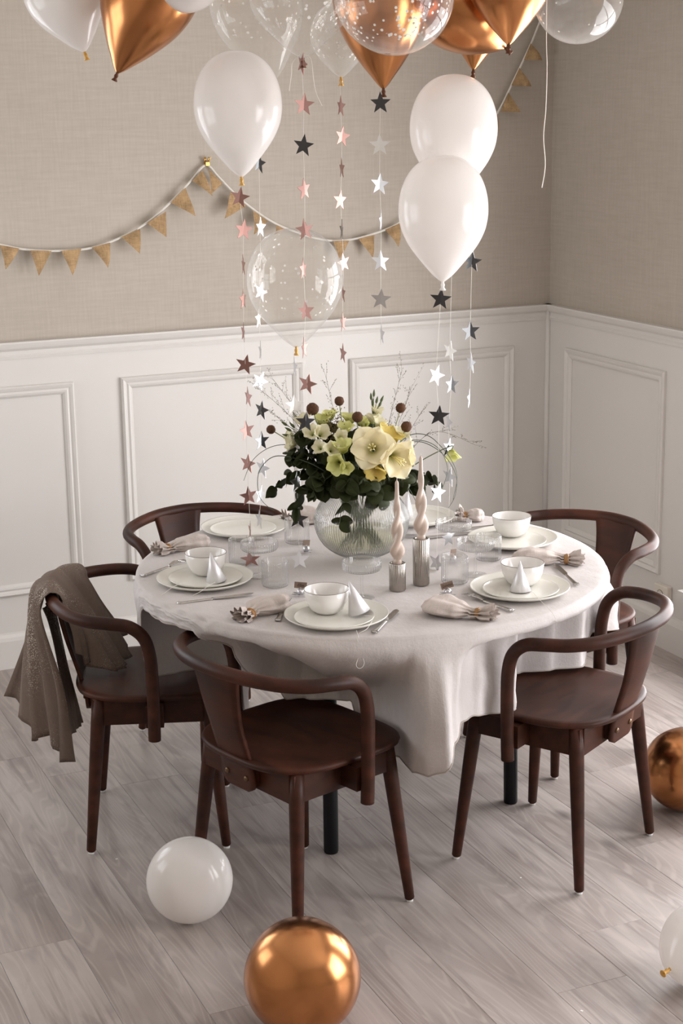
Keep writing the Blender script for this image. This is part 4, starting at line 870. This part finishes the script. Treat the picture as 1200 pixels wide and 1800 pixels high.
balloon('clear confetti balloon behind the left white balloon', (1.6975, 4.395, 2.2712), 0.1281, 'clearball', 'goldknot', (.25, 0, -1), CL, 110, False, 5)
balloon('large clear balloon above the middle rose and black star string', (1.6819, 4.0309, 2.2804), 0.1361, 'clearball', 'copper_knot', (0, 0, -1), CL, 70, False, 6, .75)
balloon('small clear confetti balloon with an amber knot in the middle', (1.9281, 4.3467, 2.19), 0.0852, 'clearball', 'goldknot', (0, 0, -1), CL, 120, False, 7, .85)
balloon('clear balloon full of white dots in front of a copper one', (1.8547, 3.849, 2.26), 0.1422, 'clearball', 'goldknot', (-.2, .95, .1), CL, 340, True, 8)
balloon('copper balloon behind the dotted clear balloon', (1.9147, 4.0558, 2.2707), 0.1253, 'copper', 'copper_knot', (.03, 0, -1), CP)
balloon('copper balloon lying tilted right of the dotted clear one', (2.1565, 4.0874, 2.2592), 0.1222, 'copper', 'copper_knot', (.75, -.4, -.75), CP, 0, True)
balloon('small copper balloon peeping out below the tilted one', (2.3169, 4.2607, 2.2693), 0.0969, 'copper', 'copper_knot', (-.08, 0, -1), CP)
balloon('copper balloon rightmost at the top, next to the last clear one', (2.2045, 3.8861, 2.3324), 0.1194, 'copper', 'copper_knot', (0, 0, -1), CP, 0, False, 0, .85)
balloon('clear round balloon at the top right corner', (2.3805, 3.83, 2.2619), 0.1167, 'clearball', 'goldknot', (-.36, -.88, .05), CL, 26, True, 9)
def floor_balloon(lab, xy, r, mat, knot, tail, st, group):
    z = r * (1 if abs(tail[2]) < .6 else 1); return balloon(lab, (xy[0], xy[1], r * 1.0), r, mat, knot, tail, group, 0, True, 0, st)
floor_balloon('white balloon lying on the floor at the front left', (1.1584, 3.6253, 0.109)[:2], .109, 'whiteball', 'whiteball', (.25, .95, -.12), .88, 'balloons on the floor')
floor_balloon('large copper balloon lying on the floor at the front', (1.2201, 3.0327, 0.13)[:2], .130, 'copper', 'copper_knot', (.3, .94, .1), .9, 'balloons on the floor')
floor_balloon('copper balloon lying on the floor at the right edge', (2.6755, 3.6462, 0.121)[:2], .121, 'copper', 'copper_knot', (.8, .6, .05), .95, 'balloons on the floor')
floor_balloon('white balloon lying on the floor at the lower right edge', (2.1226, 2.8015, 0.102)[:2], .102, 'whiteball', 'goldknot', (-.93, -.25, -.12), .80, 'balloons on the floor')
# ------------------------------------------------------------------ star garlands
star_cache = {}
def garland(lab, start, end, stars, thread='thread', lay=()):
    start, end = Vector(start), Vector(end); t = thing('star_garland', lab, 'garland', start, 0, 'star garlands hung from balloons')
    pts = [start] + [Vector(s[0]) for s in stars] + [end]
    obj('string', *tube([p - start for p in pts], .0005, 4), thread, t)
    nm = dict(rose='rose gold star', blackfoil='black star', silver='silver star', pearl='pale matt star')
    for i, (p, w, mt, roll) in enumerate(stars):
        key = (mt, i % 3)
        if key not in star_cache:
            o = obj('star', *star_shape(.0575, .0005, (.10, -.08, .05)[i % 3]), mt, t, False); star_cache[key] = o.data
        else: o = bpy.data.objects.new('star', star_cache[key]); C.objects.link(o); o.parent = t
        yaw = -.414 + math.acos(max(.1, min(1, w / 36.0))) * (1 if i % 2 else -1)
        o.matrix_local = Matrix.Translation(Vector(p) - start) @ Matrix.Rotation(yaw, 4, 'Z') @ Matrix.Rotation(roll, 4, 'Y'); o['label'] = nm[mt]
    for p, mt, tilt, rz in lay:
        o = obj('star', *star_shape(.0575, .0005, .05), mt, t, False); o['label'] = nm[mt]
        o.matrix_local = Matrix.Translation(Vector(p) - start) @ Matrix.Rotation(rz, 4, 'Z') @ Matrix.Rotation(tilt, 4, 'X')
def stz(L): return L
r, k, s, p = 'rose', 'blackfoil', 'silver', 'pearl'
garland('leftmost star garland, all rose gold, under the left white balloon', (1.5829, 4.244, 1.804), (1.6054, 4.3189, 0.7318),
    [((1.5774, 4.2464, 1.7601), 34, r, .2), ((1.585, 4.243, 1.6729), 30, r, .15), ((1.581, 4.2448, 1.5773), 8, r, 0), ((1.5833, 4.2544, 1.4827), 10, r, 0), ((1.5842, 4.2645, 1.39), 8, r, .1), ((1.5896, 4.2728, 1.2975), 36, r, .25), ((1.5964, 4.2804, 1.2037), 14, r, 0), ((1.5909, 4.2828, 1.1074), 25, r, -.1), ((1.5947, 4.2917, 1.0095), 28, r, .15), ((1.5986, 4.3006, 0.912), 31, r, -.08), ((1.6038, 4.3089, 0.8063), 6, r, 0)],
    'thread', [((1.55, 4.1709, 0.762), r, -1.0, -.2)])
garland('silver and dark star garland just right of the leftmost one', (1.6776, 4.3507, 1.8842), (1.6522, 4.3619, 0.7934),
    [((1.6767, 4.3511, 1.8455), 22, k, .2), ((1.6752, 4.3518, 1.6687), 16, s, .1), ((1.6723, 4.3531, 1.4886), 24, s, .3), ((1.666, 4.3558, 1.4127), 10, p, 0), ((1.6681, 4.3549, 1.3197), 6, s, 0), ((1.6645, 4.3565, 1.2326), 28, s, .5), ((1.6654, 4.3561, 1.1479), 26, k, .2), ((1.6632, 4.357, 1.0575), 26, k, .05), ((1.6643, 4.3566, 0.9764), 26, s, .2), ((1.6578, 4.3594, 0.8964), 16, s, .3), ((1.6529, 4.3616, 0.8227), 14, s, 0)])
garland('rose gold star garland ending in a black star before the flowers', (1.6804, 4.0315, 2.1268), (1.6691, 4.0365, 1.1539),
    [((1.6786, 4.0323, 2.1042), 16, r, .4), ((1.682, 4.0308, 2.0019), 33, r, .1), ((1.6788, 4.0322, 1.8984), 34, k, .15), ((1.6794, 4.032, 1.7863), 21, r, -.1), ((1.6788, 4.0322, 1.6817), 30, r, -.15), ((1.6728, 4.0349, 1.5789), 11, r, 0), ((1.6762, 4.0334, 1.4672), 28, r, -.1), ((1.6702, 4.036, 1.3681), 10, r, 0), ((1.6768, 4.0331, 1.2708), 32, r, .25), ((1.6707, 4.0358, 1.1664), 34, k, .1)])
garland('silver star garland below the lowest clear balloon', (1.6888, 4.155, 1.3423), (1.6623, 4.0819, 0.765),
    [((1.6893, 4.1548, 1.2996), 8, s, 0), ((1.6872, 4.1557, 1.1929), 33, p, 0), ((1.6836, 4.1361, 1.0904), 30, s, .3), ((1.6828, 4.1365, 0.9768), 22, s, 0), ((1.6837, 4.1361, 0.8717), 36, k, .1)], 'thread', [((1.6628, 4.0829, 0.768), s, -.45, -.3)])
garland('rose gold star garland under the small amber-knotted balloon', (1.9068, 4.303, 2.068), (1.9019, 4.3052, 1.2709),
    [((1.9058, 4.3035, 1.9959), 14, r, .1), ((1.9091, 4.3021, 1.9138), 26, r, .2), ((1.9064, 4.3032, 1.8263), 9, r, 0), ((1.9023, 4.305, 1.7381), 23, r, .1), ((1.9056, 4.3036, 1.6554), 6, k, 0), ((1.9088, 4.3022, 1.5622), 22, r, -.2), ((1.9047, 4.304, 1.4764), 6, r, 0), ((1.9035, 4.3045, 1.3931), 11, r, 0), ((1.9023, 4.305, 1.3024), 12, r, .1)])
garland('black, grey and silver star garland under the pointed copper balloon', (1.9155, 4.0554, 2.0413), (1.9085, 4.0585, 1.3575),
    [((1.9125, 4.0568, 2.0033), 34, k, 0), ((1.9102, 4.0578, 1.8941), 36, p, 0), ((1.9093, 4.0582, 1.7911), 30, s, .1), ((1.9127, 4.0567, 1.6944), 6, s, 0), ((1.9104, 4.0577, 1.586), 30, s, 0), ((1.9095, 4.0581, 1.4826), 36, s, .1), ((1.9102, 4.0578, 1.3873), 7, s, 0)])
garland('rightmost star garland, black above white, behind the lower white balloon', (2.1096, 4.0126, 1.7453), (2.1343, 3.9593, 1.1789),
    [((2.1371, 3.9581, 1.5807), 31, k, .1), ((2.1335, 3.9597, 1.3914), 33, k, 0), ((2.1353, 3.9589, 1.3032), 14, s, .1), ((2.1328, 3.96, 1.2045), 8, s, 0)])
garland('star garland with a black top star tied under the lower white balloon', (1.9892, 3.8535, 1.537), (1.9791, 3.8579, 0.758),
    [((1.9878, 3.8541, 1.4981), 36, k, .1), ((1.9766, 3.859, 1.295), 28, p, .4), ((1.9835, 3.856, 1.1854), 36, k, .1), ((1.982, 3.8566, 0.9734), 28, s, .3), ((1.9954, 3.8932, 0.7633), 24, s, .35)])
garland('mixed star garland running down to the rear coupe', (2.1118, 4.0169, 1.7435), (2.1232, 4.0702, 0.7623),
    [((2.1271, 4.0685, 1.3229), 22, p, .2), ((2.1316, 4.0665, 1.2273), 26, k, .1), ((2.1244, 4.0697, 1.1194), 10, s, .2), ((2.1259, 4.069, 1.0466), 22, k, .2), ((2.1275, 4.0683, 0.96), 22, s, .2), ((2.1247, 4.0696, 0.7793), 26, s, 0)])
# curling ribbons
RB = [(2.4544, 4.1155, 2.2014), (2.4574, 4.1142, 2.091), (2.456, 4.1148, 1.9826), (2.4512, 4.1169, 1.9044), (2.4567, 4.1145, 1.8254), (2.4487, 4.118, 1.7619)]; RB = [(RB[0][0], RB[0][1], H - .001)] + RB
o = obj('curling_ribbon', *tube(catmull(RB, 6), .0014, 6), 'foilthread'); tag(o, 'thin cream ribbon dangling from the ceiling near the room corner', 'ribbon')
for lab, P in (('short curly ribbon left of the large clear balloon knot', [(1.675, 4.0339, 2.1269), (1.6572, 4.0417, 2.1074), (1.654, 4.0431, 2.0792), (1.6477, 4.0459, 2.0367)]), ('short curly ribbon right of the large clear balloon knot', [(1.683, 4.0304, 2.1267), (1.7002, 4.0228, 2.1152), (1.7061, 4.0203, 2.0641), (1.7122, 4.0176, 2.0285), (1.7252, 4.0119, 1.9983)])):
    o = obj('curling_ribbon', *tube(catmull(P, 6), .0008, 6), 'foilthread'); tag(o, lab, 'ribbon')
# ------------------------------------------------------------------ burlap bunting on the back wall
bt = thing('bunting', 'burlap pennant bunting swagged along the back wall', 'bunting', (2.0061, 5.739, 1.7958)); b0 = Vector(bt.location)
CORD = [Vector(v) - b0 for v in [(0.7799, 5.75, 1.7737), (0.9184, 5.736, 1.6659), (1.0842, 5.734, 1.5825), (1.2388, 5.734, 1.5463), (1.3175, 5.734, 1.5268), (1.4277, 5.732, 1.5157), (1.5617, 5.732, 1.5193), (1.6785, 5.732, 1.554), (1.7761, 5.732, 1.6022), (1.8652, 5.734, 1.6693), (1.9443, 5.736, 1.7412), (2.0071, 5.742, 1.7957), (2.0537, 5.736, 1.75), (2.1386, 5.734, 1.6655), (2.2479, 5.732, 1.5869), (2.3487, 5.73, 1.5409), (2.4406, 5.73, 1.5115), (2.5342, 5.73, 1.5008), (2.6532, 5.73, 1.5168), (2.7861, 5.73, 1.5606), (2.9209, 5.73, 1.6525), (3.0693, 5.73, 1.7882), (3.1985, 5.73, 1.9532), (3.2803, 5.73, 2.0935), (3.3544, 5.73, 2.2294), (3.4034, 5.73, 2.3396)]]
obj('cord', *tube(catmull(CORD, 6), .0042, 8), 'cord', bt)
PEN = [((0, 431), (34, 437), (10, 474)), ((53, 440), (90, 441), (68, 485)), ((108, 441), (143, 437), (127, 484)), ((162, 435), (194, 427), (190, 471)), ((213, 417), (246, 402), (246, 446)), ((258, 392), (291, 372), (292, 417)), ((300, 356), (326, 330), (343, 380)), ((338, 318), (356, 300), (374, 345)), ((366, 297), (390, 322), (372, 340)), ((405, 337), (432, 362), (394, 384)), ((445, 370), (471, 389), (446, 412)), ((485, 396), (500, 403), (482, 412)), ((585, 424), (613, 423), (596, 455)), ((630, 420), (658, 413), (654, 453)), ((677, 404), (704, 392), (700, 434)), ((866, 214), (874, 200), (874, 244)), ((879, 196), (893, 163), (914, 197)), ((899, 150), (913, 119), (933, 152)), ((921, 105), (933, 76), (953, 106))]
PW = [[(1.2365, 5.724, 1.5451), (1.3033, 5.724, 1.5302), (1.2476, 5.709, 1.4614)], [(1.341, 5.724, 1.5225), (1.4155, 5.724, 1.5169), (1.3622, 5.709, 1.4335)], [(1.4522, 5.724, 1.5151), (1.5243, 5.724, 1.5196), (1.4823, 5.709, 1.429)], [(1.5638, 5.724, 1.5217), (1.6311, 5.724, 1.5346), (1.614, 5.709, 1.448)], [(1.6719, 5.724, 1.5528), (1.7428, 5.724, 1.5799), (1.7342, 5.709, 1.4924)], [(1.7692, 5.724, 1.5989), (1.8413, 5.724, 1.6364), (1.8347, 5.709, 1.5465)], [(1.8619, 5.724, 1.6679), (1.9199, 5.724, 1.7183), (1.9476, 5.709, 1.6168)], [(1.9467, 5.724, 1.7416), (1.9871, 5.724, 1.7766), (2.0176, 5.709, 1.6852)], [(2.009, 5.724, 1.782), (2.0596, 5.724, 1.7299), (2.0136, 5.709, 1.6955)], [(2.0916, 5.724, 1.6983), (2.1498, 5.724, 1.645), (2.0587, 5.709, 1.6041)], [(2.1783, 5.724, 1.6274), (2.2357, 5.724, 1.5858), (2.1723, 5.709, 1.5416)], [(2.267, 5.724, 1.5699), (2.3007, 5.724, 1.5538), (2.2534, 5.709, 1.538)], [(2.4963, 5.724, 1.5008), (2.5622, 5.724, 1.4999), (2.5144, 5.709, 1.435)], [(2.6026, 5.724, 1.5045), (2.6695, 5.724, 1.5165), (2.652, 5.709, 1.4323)], [(2.7153, 5.724, 1.5338), (2.7807, 5.724, 1.5568), (2.7631, 5.709, 1.4679)], [(3.1803, 5.724, 1.9278), (3.2001, 5.724, 1.9575), (3.1926, 5.709, 1.8632)], [(3.2126, 5.724, 1.9658), (3.2472, 5.724, 2.036), (3.2927, 5.709, 1.9624)], [(3.262, 5.724, 2.0636), (3.2966, 5.724, 2.1294), (3.3396, 5.709, 2.0584)], [(3.3164, 5.724, 2.1591), (3.3459, 5.724, 2.2207), (3.389, 5.709, 2.1563)]]
for i, (a, b, c) in enumerate(PW):
    a, b, c = (Vector(v) - b0 for v in (a, b, c)); n = 6; V = []; idx = {}; F = []
    for j in range(n + 1):
        for q_ in range(n + 1 - j):
            u, v = q_ / n, j / n; p = a + (b - a) * u + (c - a) * v; p.y -= .010 * math.sin(PI * v) * math.sin(PI * (u + v * .5)) + .003 * math.sin(i * 1.7 + 5 * v); idx[(q_, j)] = len(V); V.append(p)
    for j in range(n):
        for q_ in range(n - j):
            F.append((idx[(q_, j)], idx[(q_ + 1, j)], idx[(q_, j + 1)]))
            if q_ + 1 <= n - j - 1: F.append((idx[(q_ + 1, j)], idx[(q_ + 1, j + 1)], idx[(q_, j + 1)]))
    obj('pennant', *solid(V, F, .0012), 'burlap', bt, False)
cp = thing('gold_clip', 'small gold clip pinning the bunting to the wall at its peak', 'clip', (2.0114, 5.754, 1.7973))
obj('jaw', *box(-.009, .009, -.020, -.001, -.006, .010, .002), 'gold', cp, False)
for sx in (-1, 1): V, F = tube([(sx * .004, -.012, .010), (sx * .011, -.014, .018), (sx * .013, -.014, .025), (sx * .006, -.013, .026), (sx * .003, -.012, .012)], .0022, 8); obj('handle', V, F, 'gold', cp)
# ------------------------------------------------------------------ scarf over the left chair
cd = Vector((.94, -.34, 0)).normalized(); ce = Vector((cd.y, -cd.x, 0)); cc = Vector((1.278, 4.237, 0))
def CL_(x, l, z): return cc + cd * x + ce * l + Vector((0, 0, z))
sc = thing('scarf', 'taupe scarf with silver glitter hung over the left chair back', 'scarf', CL_(-.27, 0, .72)); s0 = Vector(sc.location)
def panel(rows, name, fold=.012, nf=3.0, ph=0, nu=40):
    def clear(p):        # keep the cloth outside the wooden rail it hangs on
        xc = -.277 + 1.55 * p.y * p.y; dx, dz = p.x - xc, p.z - .692; d = math.hypot(dx, dz)
        return p if d > .030 or d < 1e-6 else Vector((xc + dx / d * .030, p.y, .692 + dz / d * .030))
    rows = [[CL_(*clear(p)) for p in catmull(r, 7)] for r in rows]; m_ = len(rows[0]); V = []
    cols = []
    for j in range(m_): cols.append(catmull([r[j] for r in rows], 8))
    nn = len(cols[0])
    for j in range(m_):
        v = j / (m_ - 1)
        for i in range(nn):
            u = i / (nn - 1); p = cols[j][i]; a = fold * (math.sin(2 * PI * nf * u + ph + 1.5 * v) + .6 * math.sin(2 * PI * nf * 1.9 * u + 2 * ph + 2.5 * v) + .5 * noise.noise(Vector((u * 6, v * 4, 3)))) * (.04 + 1.15 * abs(v - .45) / .55); p = p - cd * a + ce * .004 * math.sin(9 * v + i) * v
            V.append(p - s0)
    F = [(j * nn + i, j * nn + i + 1, (j + 1) * nn + i + 1, (j + 1) * nn + i) for j in range(m_ - 1) for i in range(nn - 1)]
    return obj(name, *solid(V, F, .0018), 'scarf', sc)
# rows: across the back; each runs from the inner end over the rail to the outer end
panel([[(-.085, -.19, .50), (-.15, -.20, .60), (-.200, -.19, .695), (-.236, -.185, .722), (-.29, -.175, .69), (-.36, -.16, .52), (-.43, -.15, .34)],
       [(-.085, -.08, .470), (-.16, -.12, .60), (-.232, -.125, .712), (-.268, -.115, .730), (-.31, -.10, .69), (-.36, -.10, .50), (-.385, -.10, .30)],
       [(-.09, 0, .468), (-.17, -.04, .60), (-.252, -.05, .715), (-.286, -.045, .734), (-.327, -.04, .69), (-.35, -.03, .48), (-.355, -.03, .245)],
       [(-.11, .05, .472), (-.19, .03, .60), (-.258, .02, .712), (-.290, .03, .734), (-.327, .03, .68), (-.315, .03, .46), (-.295, .02, .28)],
       [(-.185, .06, .50), (-.203, .06, .60), (-.256, .07, .708), (-.283, .08, .728), (-.307, .09, .66), (-.275, .06, .44), (-.265, .06, .228)],
       [(-.195, .08, .54), (-.210, .09, .62), (-.250, .10, .704), (-.272, .11, .722), (-.292, .11, .66), (-.245, .10, .43), (-.235, .10, .226)]], 'draped_fabric', .013, 4.3)
panel([[(-.298, .02, .655), (-.286, .02, .60), (-.264, .02, .44), (-.247, .02, .276)], [(-.294, -.03, .655), (-.276, -.03, .58), (-.250, -.03, .43), (-.230, -.01, .283)], [(-.285, -.09, .65), (-.268, -.075, .55), (-.244, -.05, .42), (-.217, -.03, .293)]], 'under_fold', .004, 2.2, 1.1)
# ------------------------------------------------------------------ tiny paper flecks on the floor
for i, (lab, pt) in enumerate((('white paper fleck on the floor by the scarf chair leg', (1.084, 4.0377, 0.0)), ('white paper fleck on the bright planks under the right chair', (2.0245, 3.4619, 0.0)), ('white paper fleck on the planks near the lower right corner', (1.8187, 2.831, 0.0)))):
    o = obj('paper_fleck', *box(-.003, .003, -.002, .002, .0001, .0007), 'speck', None, False); o.location = pt; o.rotation_euler = (0, 0, i); tag(o, lab, 'paper', 'paper flecks on the floor')
